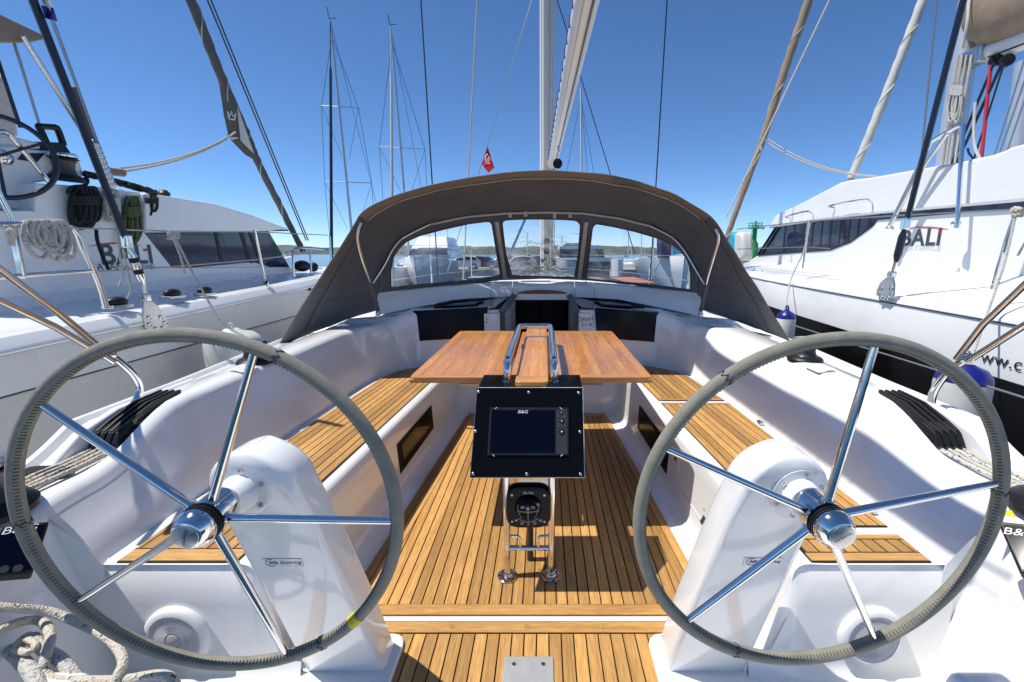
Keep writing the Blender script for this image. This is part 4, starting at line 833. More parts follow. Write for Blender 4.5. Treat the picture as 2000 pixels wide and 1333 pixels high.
heap([RZ(40, 1285, .36), RZ(95, 1325, .35), RZ(160, 1330, .35), RZ(240, 1328, .35), RZ(310, 1318, .36), RZ(340, 1332, .35), RZ(350, 1380, .3)], .0125, ROPEW, 'off-white braided rope lying along the bottom edge of the picture')
heap([RZ(20, 1270, .36), RZ(50, 1300, .36), RZ(70, 1330, .36), RZ(90, 1390, .34)], .018, ROPEG, 'thickest grey rope at the lower left corner')
heap([RZ(30, 1268, .385), RZ(52, 1275, .39), RZ(70, 1262, .395), RZ(55, 1250, .395), RZ(36, 1258, .39), RZ(30, 1272, .38)], .009, ROPEW, 'thin white knot tied on the heap of rope in the bin')
mb = MB().prism([RZ(-160, 1200, .25), RZ(60, 1225, .25), RZ(150, 1310, .25), RZ(260, 1420, .25), RZ(-160, 1420, .25)], (0, 0, -.02)); build(mb, 'bin_floor', GELM, yacht, smooth=0)
for s_, g in ((-1, 'left'), (1, 'right')):
    gr = thing('guard_rail', (s_*1.9, 7, .85), 'stanchions and lifelines on the %s side of the yacht foredeck' % g, 'rail', 'foredeck guard rails')
    P_ = [(s_*interp([5, 8, 11, 13], [2.08, 1.9, 1.15, .25], y), y) for y in (6.0, 7.8, 9.6, 11.4, 12.9)]
    for x, y in P_: build(MB().tube([(x, y, .8), (x, y, 1.5)], .014, 8), 'stanchion', CHROME, gr)
    for z in (1.48, 1.15): build(MB().tube([(x, y, z) for x, y in P_], .006, 5), 'lifeline', WIRE, gr)
    sh_ = thing('deck_line', (s_*1.2, 6, 1.05), 'white control line lying along the %s side of the cabin top' % g, 'rope', 'lines on the cabin top')
    build(MB().tube(cr([(s_*.55, 5.2, 1.17), (s_*.62, 6.2, 1.18), (s_*.4, 7.2, 1.19), (s_*.2, 7.8, 1.3)], 5), .010, 6), 'line', ROPEW, sh_)
ht = thing('deck_hatch', (-.8, 6.6, 1.13), 'low tinted hatch on the cabin top left of the mast', 'hatch')
build(MB().box((-.8, 6.6, 1.145), (.5, .5, .05)), 'hatch_lid', GLASSB, ht, bevel=.015); build(MB().box((-.8, 6.6, 1.125), (.56, .56, .035)), 'hatch_frame', STEEL, ht, bevel=.01)
# ------------------------------------------------------------------ mast, boom and rigging of the yacht
rig = thing('mast', (.09, 8.0, 1.1), 'white mast of the yacht standing beyond the sprayhood', 'mast')
mb = MB(); rows = []
for z in (1.05, 6, 12, 18.5): rows.append([V((.09+.095*math.cos(a), 8.0+.15*math.sin(a), z)) for a in [6.2832*k/20 for k in range(21)]])
build(mb.grid(rows), 'mast_tube', SPAR, rig, smooth=60)
build(MB().box((.20, 7.85, 9), (.05, .06, 16.5)), 'sail_luff', SAILW, rig, bevel=.015)
for k, (dx, m) in enumerate(((-.06, ROPEG), (-.02, ROPEW), (.03, ROPEW), (.12, ROPEG), (.15, ROPEW))):
    build(MB().tube([(.09+dx, 7.80, 1.2), (.09+dx*1.1, 7.82, 5), (.09+dx*.9, 7.83, 14)], .009, 6), 'halyard', m, rig)
for z in (1.55, 1.72): build(MB().lathe([(.05, -.02), (.055, 0), (.05, .02)], (.11, 7.78, z), (0, 1, 0), 16), 'mast_block', BLACK, rig)
bm_ = thing('boom', (.3, 1.2, 2.5), 'cream boom running overhead from the mast towards the camera', 'boom')
def BX(y): return interp([1.0, 2.1, 5, 8], [.366, .34, .27, .20], y)
zb = 2.90
def boomsec(y): 
    c = BX(y); w, h = .075, .16
    return [V((c+w*math.copysign(abs(math.cos(a))**.7, math.cos(a)), y, zb+h/2+h/2*math.copysign(abs(math.sin(a))**.7, math.sin(a)))) for a in [6.2832*k/28 for k in range(29)]]
mb = MB().grid([boomsec(y) for y in (1.3, 2.1, 3, 4, 5, 6.5, 7.9)]); mb.f.append(tuple(range(28))); build(mb, 'boom_tube', SPAR, bm_, smooth=50)
build(MB().tube([V((BX(y)+.025, y, zb-.003)) for y in (1.2, 3, 5, 7.8)], .007, 6), 'boom_groove', DKGREY, bm_)
build(MB().tube([V((BX(y)-.03, y, zb-.002)) for y in (1.2, 3, 5, 7.8)], .004, 6), 'boom_groove', TAPE, bm_)
rows = []
for k in range(30):
    y = lerp(1.5, 7.7, k/29); c = BX(y); rows.append([V((c+(.05+.012*noise.noise(V((y*3, q*2., 0))))*math.cos(q), y, zb+.165+.035*math.sin(q)*(1+.3*noise.noise(V((y*2, 5, q)))))) for q in [6.2832*j/16 for j in range(17)]])
build(MB().grid(rows), 'flaked_sail', SAILW, bm_, smooth=70)
for k in range(26):
    y = 1.6+.23*k; build(MB().tube([V((BX(y)-.079, y, zb+.05)), V((BX(y)-.078, y+.03, zb+.12)), V((BX(y)-.058, y+.05, zb+.19))], .006, 6), 'lacing', BLUEC, bm_)
bl = V((BX(4.9)+.02, 4.9, zb-.06)); b_ = build(MB().lathe([(.035, -.016), (.05, -.012), (.05, .012), (.035, .016)], RY(1089, 320, 4.9), (0, 1, 0), 20), 'sheet_block', BLACK, bm_)
build(MB().tube([RY(1091, 298, 4.9), RY(1090, 285, 4.9)], .012, 8), 'block_shackle', STEEL, b_)
def stay(name, a, b, r, m, label, cat='rigging', ext=1.5, group=None, zend=None):
    a, b = V(a), V(b); d = (a-b)
    if zend is not None: b = b-d*((b.z-zend)/d.z)
    return tag(build(MB().tube([b, a+d*ext], r, 6), name, m), label, cat, group)
stay('shroud', RY(822, 0, 8), RY(845, 372, 8), .012, DKWIRE, 'dark shroud left of the red flag, ending behind the sprayhood', zend=.85)
stay('topping_lift', RY(932, 0, 7), RY(914, 360, 7), .013, ROPEG, 'grey rope hanging between the dark shroud and the red flag', zend=1.1)
fl = stay('flag_halyard', RY(1039, 0, 8), RY(950, 292, 8), .008, WIRE, 'thin pale halyard slanting up from the red flag')
stay('shroud', RY(1303, 0, 8), RY(1280, 380, 8), .011, DKWIRE, 'dark shroud right of the boom, ending behind the sprayhood', zend=.85)
stay('lower_shroud', RY(1088, 0, 8.4), RY(1112, 76, 8.4), .009, DKWIRE, 'short dark wire seen between the mast and the boom')
tag(build(MB().tube([RY(1100, 38, 9), RY(1137, 160, 9), RY(1195, 350, 9), RY(1240, 497, 9)], .009, 6), 'shroud', DKWIRE), 'thin dark wire slanting down to the right of the boom', 'rigging')
tag(build(MB().tube([RY(975, 545, 6.5), RY(1047, 380, 7.9)], .022, 8), 'vang_strut', CHROME), 'bright boom strut seen through the middle window', 'strut')
tag(build(MB().tube([RY(950, 292, 8), RY(933, 345, 8), RY(890, 478, 8), RY(874, 530, 8)], .008, 6), 'flag_lanyard', WIRE), 'short pale lanyard below the red flag', 'lanyard')
fg = thing('flag', RY(945, 335, 8), 'red triangular charter flag with a white emblem above the sprayhood', 'flag')
A = [RY(951, 284, 8), RY(939, 322, 8)]
rows = []
for k in range(9):
    u = k/8; top = RY(lerp(951, 966, u), lerp(284, 328, u), 8); bot = RY(lerp(940, 953, u), lerp(320, 337, u), 8)
    rows.append([lerp(top, bot, v/5)+V((0, .05*math.sin(u*6+v*.4), 0)) for v in range(6)])
f_ = build(MB().grid(rows), 'flag_cloth', RED, fg, smooth=70, recalc=False, solid=.002)
ec = RY(953, 311, 7.93); em = MB().tube([ec+V((math.cos(6.2832*k/16)*.045, 0, math.sin(6.2832*k/16)*.075)) for k in range(4, 15)], .008, 5); em.tube([ec+V((-.03, 0, -.02)), ec+V((.03, 0, .03))], .008, 5); em.tube([ec+V((0, 0, -.05)), ec+V((.01, 0, .05))], .008, 5)
build(em, 'flag_emblem', WHITEP, f_, kind='stuff')

# ================================================================== LEFT CATAMARAN
lc = thing('catamaran', (-3.6, 3.5, WATER), 'white catamaran moored on the left with dark cabin windows and coiled ropes', 'catamaran')
HX = -2.75; gz = lambda y: 1.076+.0385*(y-2.24)
rows = []
for y in (-1.5, 0, 1, 2, 3, 4, 5, 5.8, 6.4, 6.9, 7.3, 7.6):
    k = interp([5.2, 5.8, 6.4, 6.9, 7.3, 7.6], [0, .04, .14, .30, .5, .75], y); x = HX-k; g = gz(y); kn = .755+.017*(y-2.2)
    rows.append([V((x-.30, y, WATER-.1)), V((x-.22, y, -.55)), V((x-.06, y, kn-.02)), V((x-.045, y, kn)), V((x-.03, y, kn+.01)), V((x, y, g-.11)), V((x+.012, y, g-.095)), V((x+.012, y, g-.085)), V((x-.005, y, g-.06)), V((x-.05, y, g-.012)), V((x-.13, y, g)), V((x-.20, y, g-.005)), V((x-.215, y, g-.03)), V((min(x-.72, -3.47), y, g+.03)), V((min(x-.78, -3.52), y, g+.2)), V((-5.2, y, g+.2))])
R2 = [cr([r[c] for r in rows], 3) for c in range(len(rows[0]))]
build(MB().grid(R2), 'hull', GELC, lc, smooth=35, recalc=False)
build(MB().tube([V((HX-.03-interp([5.2, 5.8, 6.4, 6.9, 7.3], [0, .04, .14, .3, .5], y), y, .76+.017*(y-2.2))) for y in [-1+.4*k for k in range(21)]], .006, 5), 'knuckle_line', DKGREY, lc)
build(MB().tube([V((HX+.012, y, gz(y)-.09)) for y in [-1+.4*k for k in range(17)]], .006, 5), 'rub_line', LOGOF, lc)
build(MB().grid([[V((HX-.24, y, -.48)) for y in (-1.5, 3, 5.5)], [V((HX-.28, y, WATER-.05)) for y in (-1.5, 3, 5.5)]]), 'boot_stripe', HULLK, lc, recalc=False)
W = -3.5
def lpoly(pts, x, off, name, m, par, **k): return build(MB().prism([RX(px, py, x) for px, py in pts], (off, 0, 0)), name, m, par, **k)
lpoly([(-80, 412), (68, 411), (68, 358), (200, 366), (283, 377), (283, 455), (337, 523), (563, 522), (640, 540), (640, 600), (-80, 660)], W, -1.6, 'cabin_side', GELC, lc, bevel=.012)
lpoly([(283, 377), (340, 385), (420, 398), (490, 419), (545, 440), (565, 447), (520, 452), (283, 455)], W+.05, -2.2, 'cabin_roof', GELC, lc, bevel=.02, seg=3)
wn = lpoly([(281, 454), (524, 451), (566, 523), (336, 524)], W-.05, -.5, 'cabin_window', GLASSB, lc, smooth=0)
for px in ((421, 452, 436, 523), (470, 452, 494, 523), (487, 452, 513, 522)):
    build(MB().prism([RX(px[0]-3, px[1], W-.045), RX(px[0]+3, px[1], W-.045), RX(px[2]+3, px[3], W-.045), RX(px[2]-3, px[3], W-.045)], (-.02, 0, 0)), 'window_bar', BLACK, wn, smooth=0)
build(MB().tube([RX(283, 453.5, W+.006), RX(562, 450, W+.006)], .012, 6), 'window_seal', BLACK, wn)
build(MB().prism([RX(425, 455, W-.06), RX(466, 455, W-.06), RX(488, 522, W-.06), RX(440, 522, W-.06)], (-.03, 0, 0)), 'window_curtain', BROWN, wn, smooth=0)
# lettering
def size(a, b, x, fy): return (RX(a, fy, x)-RX(b, fy, x)).length
L1 = size(188, 304, W, 497)
text('BALI', 'name_lettering', LOGO, lc, RX(250, 499, W+.003), (0, 1, 0), (0, 0, 1), L1*.42, xs=1.05, bold=.025)
text('CATANA Group', 'name_lettering', LOGO, lc, RX(243, 521, W+.003), (0, 1, 0), (0, 0, 1), L1*.145, xs=1.05)
arc = [RX(lerp(172, 277, k/12), 483-7.5*math.sin(math.pi*k/12*.85+.1), W+.003) for k in range(13)]
build(MB().tube(arc, [.001+.0055*math.sin(math.pi*k/12) for k in range(13)], 6), 'name_swoosh', LOGOR, lc)
build(MB().prism([RX(280, 487, W+.003), RX(288, 486, W+.003), RX(286, 491, W+.003), RX(281, 491, W+.003)], (.002, 0, 0)), 'name_accent', LOGOR, lc, smooth=0)
# helm console
cs = lpoly([(-90, 410), (-90, 282), (30, 284), (62, 292), (152, 300), (168, 345), (68, 358), (60, 410)], W-.12, -.9, 'helm_console', GELC, lc, bevel=.02, seg=3)
lpoly([(-90, 272), (-90, 262), (40, 270), (78, 280), (80, 292), (-40, 290)], W-.15, -.7, 'console_top', GELC, lc, bevel=.01)
lpoly([(35, 312), (45, 299), (88, 300), (72, 318)], W-.115, -.01, 'vent', BLACK, lc, smooth=0)
build(MB().lathe([(.05, 0), (.05, .02), (.03, .04), (.001, .045)], RX(5, 308, W-.1), (1, 0, 0), 20), 'compass_ball', CHROME, lc)
hn = thing('throttle_stand', RX(108, 300, W-.2), 'black hand-hold stand on the left catamaran helm console', 'hand-hold')
lpoly([(77, 277), (126, 279), (140, 300), (80, 296)], W-.15, -.14, 'stand_base', BLACK, hn, bevel=.01)
build(MB().tube(cr([RX(90, 278, W-.2), RX(78, 252, W-.2), RX(76, 247, W-.2), RX(82, 247.5, W-.2), RX(104, 249, W-.2), RX(112, 252, W-.2), RX(124, 284, W-.2)], 4), .022, 8), 'grip', BLACK, hn)
def ring(px, py, ry, x, nx, r, m, name, par):
    c = RX(px, py, x); R = (RX(px, py+ry, x)-RX(px, py-ry, x)).length/2; e1, e2, e3 = frame(nx)
    build(MB().tube([c+(e1*math.cos(6.2832*k/48)+e2*math.sin(6.2832*k/48))*R for k in range(48)], r, 10, closed=True), name, m, par); return c, R, e1, e2
hw = thing('steering_wheel', RX(0, 385, W-.1), 'dark slim steering wheel of the left catamaran cut by the picture edge', 'steering wheel')
c, R, e1, e2 = ring(-6, 305, 79, W-.05, (.75, -.66, .1), .016, NAVY, 'rim', hw)
for a in (.5, 2.6, 4.7): build(MB().tube([c, c+(e1*math.cos(a)+e2*math.sin(a))*R], .010, 8), 'spoke', NAVY, hw)
build(MB().tube(cr([RX(-40, 262, W), RX(0, 257, W), RX(16, 262, W), RX(30, 276, W), (RX(100, 361, W))], 5), .016, 10), 'grab_rail', CHROME, lc)
build(MB().tube([RX(-20, 345, W+.1), RX(22, 425, W+.1), RX(45, 545, W+.1)], .018, 10), 'grab_rail', CHROME, lc)
w_ = RX(128, 354, W-.1); winch(w_, .085, .21, 'black self-tailing winch on the left catamaran helm station', ax=(.15, -.05, 1))
# ropes hung on the cabin side
def coil(cx, top, bot, wd, n, r, m, x, label, seed):
    random.seed(seed); mb = MB()
    for k in range(n):
        ox = cx+lerp(-.26, .26, k/max(1, n-1))*wd; b = bot-random.uniform(0, .22)*(bot-top); w = wd*random.uniform(.16, .30); tl = random.uniform(-5, 5); dz = .012+r*1.3*(k % 3)
        pts = []
        for j in range(14):
            a = 6.2832*j/14; pts.append(RX(ox+w*math.sin(a)*(.6+.4*(1-math.cos(a))/2)+tl*(1-math.cos(a))*.5, lerp(top, b, (1-math.cos(a))/2), x+dz+.01*math.sin(a)))
        mb.tube(cr(pts, 3, closed=True), r, 7, closed=True)
    for k in range(4):   # binding turns
        y = lerp(top, bot, .22+.05*k); mb.tube([RX(cx+wd*.42*math.cos(6.2832*j/12), y+2*math.sin(6.2832*j/12), x+.03+.045*math.sin(6.2832*j/12)) for j in range(12)], r, 7, closed=True)
    return tag(build(mb, 'rope_coil', m, recalc=False), label, 'rope coil', 'ropes hung on the left catamaran')
coil(166, 366, 448, 66, 13, .011, ROPEK, W+.02, 'large black rope coil hanging on the left catamaran cabin side', 1)
coil(218, 374, 434, 36, 8, .011, ROPEG, W+.02, 'pale grey rope coil between the black and green coils', 2)
coil(258, 384, 480, 34, 12, .010, ROPEGR, W+.02, 'olive green rope coil hanging next to the pale grey one', 3)
coil(296, 378, 422, 28, 4, .010, ROPEK, W+.02, 'small black rope loops hanging below the cabin roof edge', 4)
tag(build(MB().tube(cr([RX(188, 448, W+.1), RX(190, 470, W+.12), RX(200, 500, W+.12), RX(212, 527, W+.12)], 5), .012, 8), 'rope', ROPEK), 'black rope tail hanging across the lettering of the left catamaran', 'rope')
tag(build(MB().tube(cr([RX(150, 353, W-.1), RX(170, 350, W-.06), RX(166, 362, W), RX(140, 366, W+.04), RX(132, 378, W+.05)], 5), .012, 8), 'rope', ROPEK), 'black rope leading from the left catamaran winch to the coil', 'rope')
random.seed(11); mb = MB()
for k in range(9):
    pts = [RX(lerp(165, 305, j/8), lerp(340, 378, j/8)+random.uniform(-6, 4), W-.08-random.random()*.08) for j in range(9)]; mb.tube(cr(pts, 3), .012, 6)
tag(build(mb, 'line_bundle', ROPEK, recalc=False), 'bundle of dark lines lying along the left catamaran roof edge', 'rope')
tb_ = MB(); tb_.tube([RX(195, 331, W-.2), RX(215, 335, W-.2), RX(240, 338, W-.2)], .035, 12); tag(build(tb_, 'rolled_cover', TAN), 'rolled tan cover on the left catamaran roof', 'cover')
tag(build(MB().lathe([(.045, 0), (.055, .03), (.03, .06), (.01, .065)], RX(321, 384, W-.3), (0, 0, 1), 16), 'roof_vent', BLACK), 'small black vent cap on the left catamaran roof', 'vent')
# rails and lines along the left catamaran
X = HX-.1
for pts, r, nm in (([(-40, 440), (90, 440), (130, 443), (150, 455), (165, 490), (195, 560), (207, 603)], .019, 'pulpit_tube'), ([(-40, 545), (90, 535), (182, 530)], .013, 'pulpit_tube'), ([(25, 440), (33, 490), (44, 540)], .016, 'pulpit_tube')):
    build(MB().tube(cr([RX(*p, X) for p in pts], 5), r, 10), nm, CHROME, lc)
for a, b in (((497, 450), (517, 545)), ((522, 552), (527, 640))): build(MB().tube([RX(*a, X), RX(*b, X)], .014, 8), 'stanchion', CHROME, lc)
for pts in ([(150, 446), (330, 452), (497, 453), (640, 460)], [(182, 531), (330, 522), (497, 508), (640, 490)]): build(MB().tube([RX(*p, X) for p in pts], .006, 6), 'lifeline', WIRE, lc)
for a, b in (((228, 452), (240, 535)), ((234, 452), (256, 560))): tag(build(MB().tube(cr([RX(*a, X+.01), RX((a[0]+b[0])/2-1, (a[1]+b[1])/2, X+.01), RX(*b, X+.01), RX(b[0]-8, b[1]+25, X)], 4), .007, 6), 'fender_line', ROPEG), 'pale thin line hanging from the left catamaran lifeline at x %s' % ('near post' if a[0] < 230 else 'beside the turnbuckle'), 'rope')
random.seed(5); mb = MB()
for k in range(16):
    c0 = 58+60*k/15+random.uniform(-6, 6); bb_ = random.uniform(480, 514); ww = random.uniform(9, 24); tl = random.uniform(0, 22); dz = random.uniform(0, .05); pts = [RX(c0+ww*math.sin(6.2832*j/12)+tl*(1-math.cos(6.2832*j/12))/2, lerp(432, bb_, (1-math.cos(6.2832*j/12))/2), X+.01+dz) for j in range(12)]; mb.tube(cr(pts, 3, closed=True), .012, 7, closed=True)
for k in range(4): mb.tube(cr([RX(30+10*k, 440, X-.03), RX(60+12*k, 434, X+.03), RX(90+9*k, 440, X+.05), RX(140-3*k, 445+4*k, X+.03)], 5), .012, 7)
tag(build(mb, 'rope_coil', ROPEG, recalc=False), 'big off-white rope bundle tied over the rail at the left edge', 'rope coil')
tag(build(MB().tube(cr([RX(20, 442, X+.03), RX(28, 455, X+.04), RX(22, 468, X+.03), RX(16, 458, X+.03), RX(24, 450, X+.05), RX(20, 480, X+.03)], 5), .013, 8), 'rope_knot', ROPEW), 'white rope knot on the rail beside the big rope bundle', 'rope')
mb = MB(); random.seed(8)
for k in range(7): mb.tube(cr([RX(338+random.uniform(-11, 11), 458+random.uniform(-7, 10), X+.02+.03*random.random()) for j in range(6)], 4, closed=True), .009, 6, closed=True)
mb.tube([RX(338, 465, X+.02), RX(352, 500, X+.03), RX(362, 535, X+.02)], .008, 6); mb.tube([RX(342, 465, X+.02), RX(380, 540, X+.1), RX(440, 648, X+.35)], .008, 6)
tag(build(mb, 'fender_rope', ROPEG, recalc=False), 'knotted pale rope on the left lifeline carrying the grey fender', 'rope')
# chainplate, turnbuckle and cap shroud
def rigscrew(s, X, top, a, b, c, plate, label, body, rod, lab2):
    t = thing('turnbuckle', RX(*c, X), label, 'turnbuckle', 'shroud turnbuckles'); A, B, C_ = RX(*a, X), RX(*b, X), RX(*c, X)
    build(MB().tube([A, lerp(A, B, .12)], .022, 12), 'fork', CHROME, t); m1 = lerp(A, B, .12)
    build(MB().tube([m1, lerp(A, B, .3), lerp(A, B, .75), lerp(A, B, .9)], [.012, .026, .026, .014], 14), 'body', body, t)
    for u in ((.38, .62) if body is not NAVY else ()): build(MB().tube([lerp(A, B, u-.05), lerp(A, B, u+.05)], .0275, 14), 'slot', STEEL if body is NAVY else BLACK, t)
    build(MB().tube([lerp(A, B, .9), C_], .014, 12), 'threaded_rod', CHROME, t)
    build(MB().box(C_+V((-s*.0, 0, .0)), (.05, .05, .06)), 'toggle', CHROME, t, bevel=.01); build(MB().box(A, (.05, .05, .09)), 'toggle', CHROME, t, bevel=.012)
    cp_ = thing('chainplate', RX(*plate[-1], X), lab2, 'chainplate', 'hull chainplates')
    pl = build(MB().prism([RX(*p, X) for p in plate], (-s*.014, 0, 0)), 'plate', STEEL, cp_, bevel=.004)
    cx = sum(p[0] for p in plate[1:-1])/len(plate[1:-1]); 
    for px, py in rod: build(MB().lathe([(.016, 0), (.016, .006), (.010, .009), (.004, .006), (.001, .006)], RX(px, py, X)+V((-s*.014, 0, 0)), (-s, 0, 0), 14), 'bolt', CHROME, pl)
Xc = HX+.02
rigscrew(-1, Xc, None, (248, 472), (283, 565), (284, 582), [(277, 585), (290, 584), (305, 598), (322, 622), (326, 638), (315, 648), (295, 649), (281, 642), (276, 622)], 'polished turnbuckle with black slots on the left catamaran shroud', CHROME, [(287, 621), (310, 620), (288, 634), (318, 631), (300, 643), (314, 641)], 'polished drop-shaped chainplate with bolts on the left hull')
stay('shroud', RX(64, 0, Xc), RX(247, 470, Xc), .021, NAVY, 'thick black rod shroud crossing the upper left of the picture', ext=.6)
stay('shroud', RX(150, 190, Xc-.4), RX(185, 285, Xc-.5), .014, NAVY, 'short dark stay beside the thick black shroud', ext=.2)
for dx in (0, 5): stay('halyard', RX(100+dx, 40, Xc-.5), RX(190+dx*.5, 280, Xc-.5), .005, WIRE, 'thin paired wire behind the thick black shroud, %s of the two' % ('left' if dx == 0 else 'right'), ext=.4)
mb = MB(); 
for k in range(9): mb.ball(RX(lerp(186, 217, k/8), lerp(283, 360, k/8), Xc-.45), .028, 8, 6, (1, 1, 1.5))
tag(build(mb, 'tackle', STEEL), 'chain of steel blocks leading down to the left catamaran roof edge', 'tackle')
stay('stay', RX(28, 85, W-.4), RX(78, 247, W-.4), .010, WIRE, 'grey rod standing behind the black hand-hold', ext=.1)
tag(build(MB().tube([RX(45, 72, W-.3), RX(168, 268, W-.3)], .017, 8), 'bimini_pole', STEEL), 'steel pole propping the canopy corner at upper left', 'pole')
stay('mast_stay', RX(0, 130, W-.6), RX(40, 250, W-.6), .013, NAVY, 'dark blue line at the left picture edge above the slim wheel', ext=1)
tag(lpoly([(-120, 0), (-10, 22), (85, 68), (88, 78), (60, 84), (-120, 86)], W-.35, -.9, 'bimini', TAN, None, bevel=.015), 'tan canopy corner at the upper left picture edge', 'canopy')
tag(lpoly([(-40, 190), (12, 140), (30, 200), (40, 270), (-40, 275)], W-.9, -.25, 'sail_bag', TAPE, None, bevel=.03), 'pale mast foot wrapped in cloth behind the slim wheel', 'mast foot')
fg2 = thing('flag', RX(88, 35, Xc), 'blue and white flag on the thick shroud at the top edge', 'flag')
rows = [[RX(lerp(66, 84, v/4)+u*24/6, lerp(-30, 8, v/4)+u*3+26*(v/4)*0, Xc+.02+.02*math.sin(u*1.3+v)) for v in range(5)] for u in range(7)]
build(MB().grid(rows), 'white_band', WHITEP, fg2, smooth=70, recalc=False, solid=.002)
rows = [[RX(lerp(80, 88, v/4)+u*24/6, lerp(10, 36, v/4)+u*1.0, Xc+.021+.02*math.sin(u*1.3+v)) for v in range(5)] for u in range(7)]
build(MB().grid(rows), 'blue_band', BLUEF, fg2, smooth=70, recalc=False, solid=.002)
# furled headsail with clew and sheets
hs = thing('furled_headsail', RY(583, 490, 6.5), 'furled taupe headsail with a crown patch on the left catamaran forestay', 'sail')
p0, p1 = RY(372, 0, 6.5), RY(592, 492, 6.5)
def sailtube(pts, rr, name, m, par, tw=9):
    mb = MB(); P = cr(pts, 16); T = (P[-1]-P[0]).normalized(); e1, e2, _ = frame(T); rows = []; n_ = len(P)-1
    for i, p in enumerate(P):
        r = interp([k/(len(rr)-1) for k in range(len(rr))], rr, i/n_)
        rows.append([p+(e1*math.cos(a)+e2*math.sin(a))*r*(1+.07*math.sin(a*2+i*1.3)+.05*noise.noise(V((i*.9, a*2, tw)))) for a in [6.2832*k/14 for k in range(15)]])
    ro = build(mb.grid(rows), name, m, par, smooth=70)
    hx_ = [P[i]+(e1*math.cos(i*.42)+e2*math.sin(i*.42))*interp([k/(len(rr)-1) for k in range(len(rr))], rr, i/n_)*1.03 for i in range(n_+1)]
    build(MB().tube(cr(hx_, 4), .007, 5), 'leech_edge', TAPE if m is not SAILW else FENDW, ro)
top = p0+(p0-p1)*.5
sailtube([top, p0, RY(432, 150, 6.5), RY(480, 260, 6.5), RY(505, 320, 6.5), RY(548, 405, 6.5), p1], [.062, .062, .056, .052, .046, .042, .036], 'rolled_sail', CANVF, hs)
cl = [RY(425, 125, 6.47), RY(447, 195, 6.45), RY(478, 268, 6.45), RY(505, 318, 6.46), RY(478, 302, 6.42), RY(447, 270, 6.40), RY(437, 225, 6.42), RY(428, 165, 6.45)]
build(MB().prism(cl, (0, .03, 0)), 'clew_flap', CANVF, hs, smooth=0)
build(MB().prism([RY(463, 210, 6.38), RY(495, 300, 6.38), RY(470, 275, 6.38)], (0, .02, 0)), 'white_patch', SAILW, hs, smooth=0)
cw = [(445, 218), (447, 232), (458, 235), (460, 222), (455, 228), (452, 218), (449, 228)]
build(MB().tube([RY(x, y, 6.37) for x, y in cw], .008, 5, closed=True), 'crown_patch', LOGOF, hs)
for a in ((444, 262), (460, 258), (464, 270), (456, 273)): build(MB().tube([RY(446, 269, 6.36), RY(*a, 6.36)], .012, 6), 'clew_webbing', TAPE, hs)
for d, g in ((0, 'upper'), (7, 'lower')): tag(build(MB().tube(catenary(RX(238, 329+d, W-.2), RY(443, 269+d*.4, 6.4), .06), .010, 6), 'sheet', ROPEW), '%s of the two white sheets to the furled headsail clew' % g, 'rope')
for d, g in ((0, 'left'), (7, 'right')): stay('shroud', RX(405+d, 0, HX-.6), RX(598+d*.6, 470, HX-.6), .009, DKWIRE, '%s wire of the dark pair beside the furled headsail' % g, ext=.4)
# bow fittings of the left catamaran
for pts in ([(575, 545), (572, 495), (580, 485), (600, 484), (640, 487)], [(608, 545), (606, 490)], [(648, 535), (644, 462)]): build(MB().tube(cr([RX(*p, HX-.5) for p in pts], 4), .014, 8), 'bow_rail', CHROME, lc)
build(MB().ball(RX(590, 520, HX-.6), .10, 12, 8, (1, 1.3, .8)).ball(RX(612, 522, HX-.6), .07, 10, 8), 'bow_gear', BLACK, lc)
for px, py, nm, l in ((336, 573, 'cleat', 'forward'), (400, 568, 'cleat', 'far'), (228, 590, 'cleat', 'aft')):
    c = RX(px, py, HX-.12); t_ = thing('deck_block', c, 'black deck block on the left hull edge, %s one' % {'forward': 'second of three from the bow', 'far': 'nearest the bow', 'aft': 'beside the rail foot'}[l], 'block', 'deck blocks on the left hull')
    build(MB().ball(c, .05, 12, 8, (.8, 1.5, .7)), 'block_shell', BLACK, t_); build(MB().box(c-V((0, 0, .03)), (.09, .15, .02)), 'block_base', STEEL, t_, bevel=.004)
for px, py in ((517, 552), (603, 565)): build(MB().lathe([(.02, 0), (.02, .02), (.012, .024), (.012, .01), (.002, .01)], RX(px, py, HX+.0) if px > 550 else RX(px, py, X+.02), (1, 0, 0), 14), 'hull_fitting', BLACK, lc)
def fender(c, r, h, label, topm=FENDB, line=None):
    f = thing('fender', V(c)-V((0, 0, h/2)), label, 'fender', 'fenders between the boats'); c = V(c); z = lambda u: -h/2+h*u
    build(MB().lathe([(r*.15, z(0)), (r*.6, z(.02)), (r*.9, z(.08)), (r, z(.16)), (r, z(.8)), (r*.97, z(.83))], c, (0, 0, 1), 28), 'body', FENDW, f, smooth=60)
    build(MB().lathe([(r*.98, z(.825)), (r*.95, z(.87)), (r*.75, z(.93)), (r*.35, z(.965)), (r*.2, z(1.0)), (r*.05, z(1.0))], c, (0, 0, 1), 28), 'top', topm, f, smooth=60)
    build(MB().tube([c+V((0, .02*math.cos(6.2832*k/10), z(1.03)+.02*math.sin(6.2832*k/10))) for k in range(10)], .008, 6, closed=True), 'eye', topm, f)
    if line: build(MB().tube([c+V((0, 0, z(1.0))), V(line)], .006, 6), 'lanyard', ROPEG, f)
fender(RX(462, 715, -2.42), .20, .62, 'grey-white fender squeezed between the left hull and the yacht', topm=FENDW)

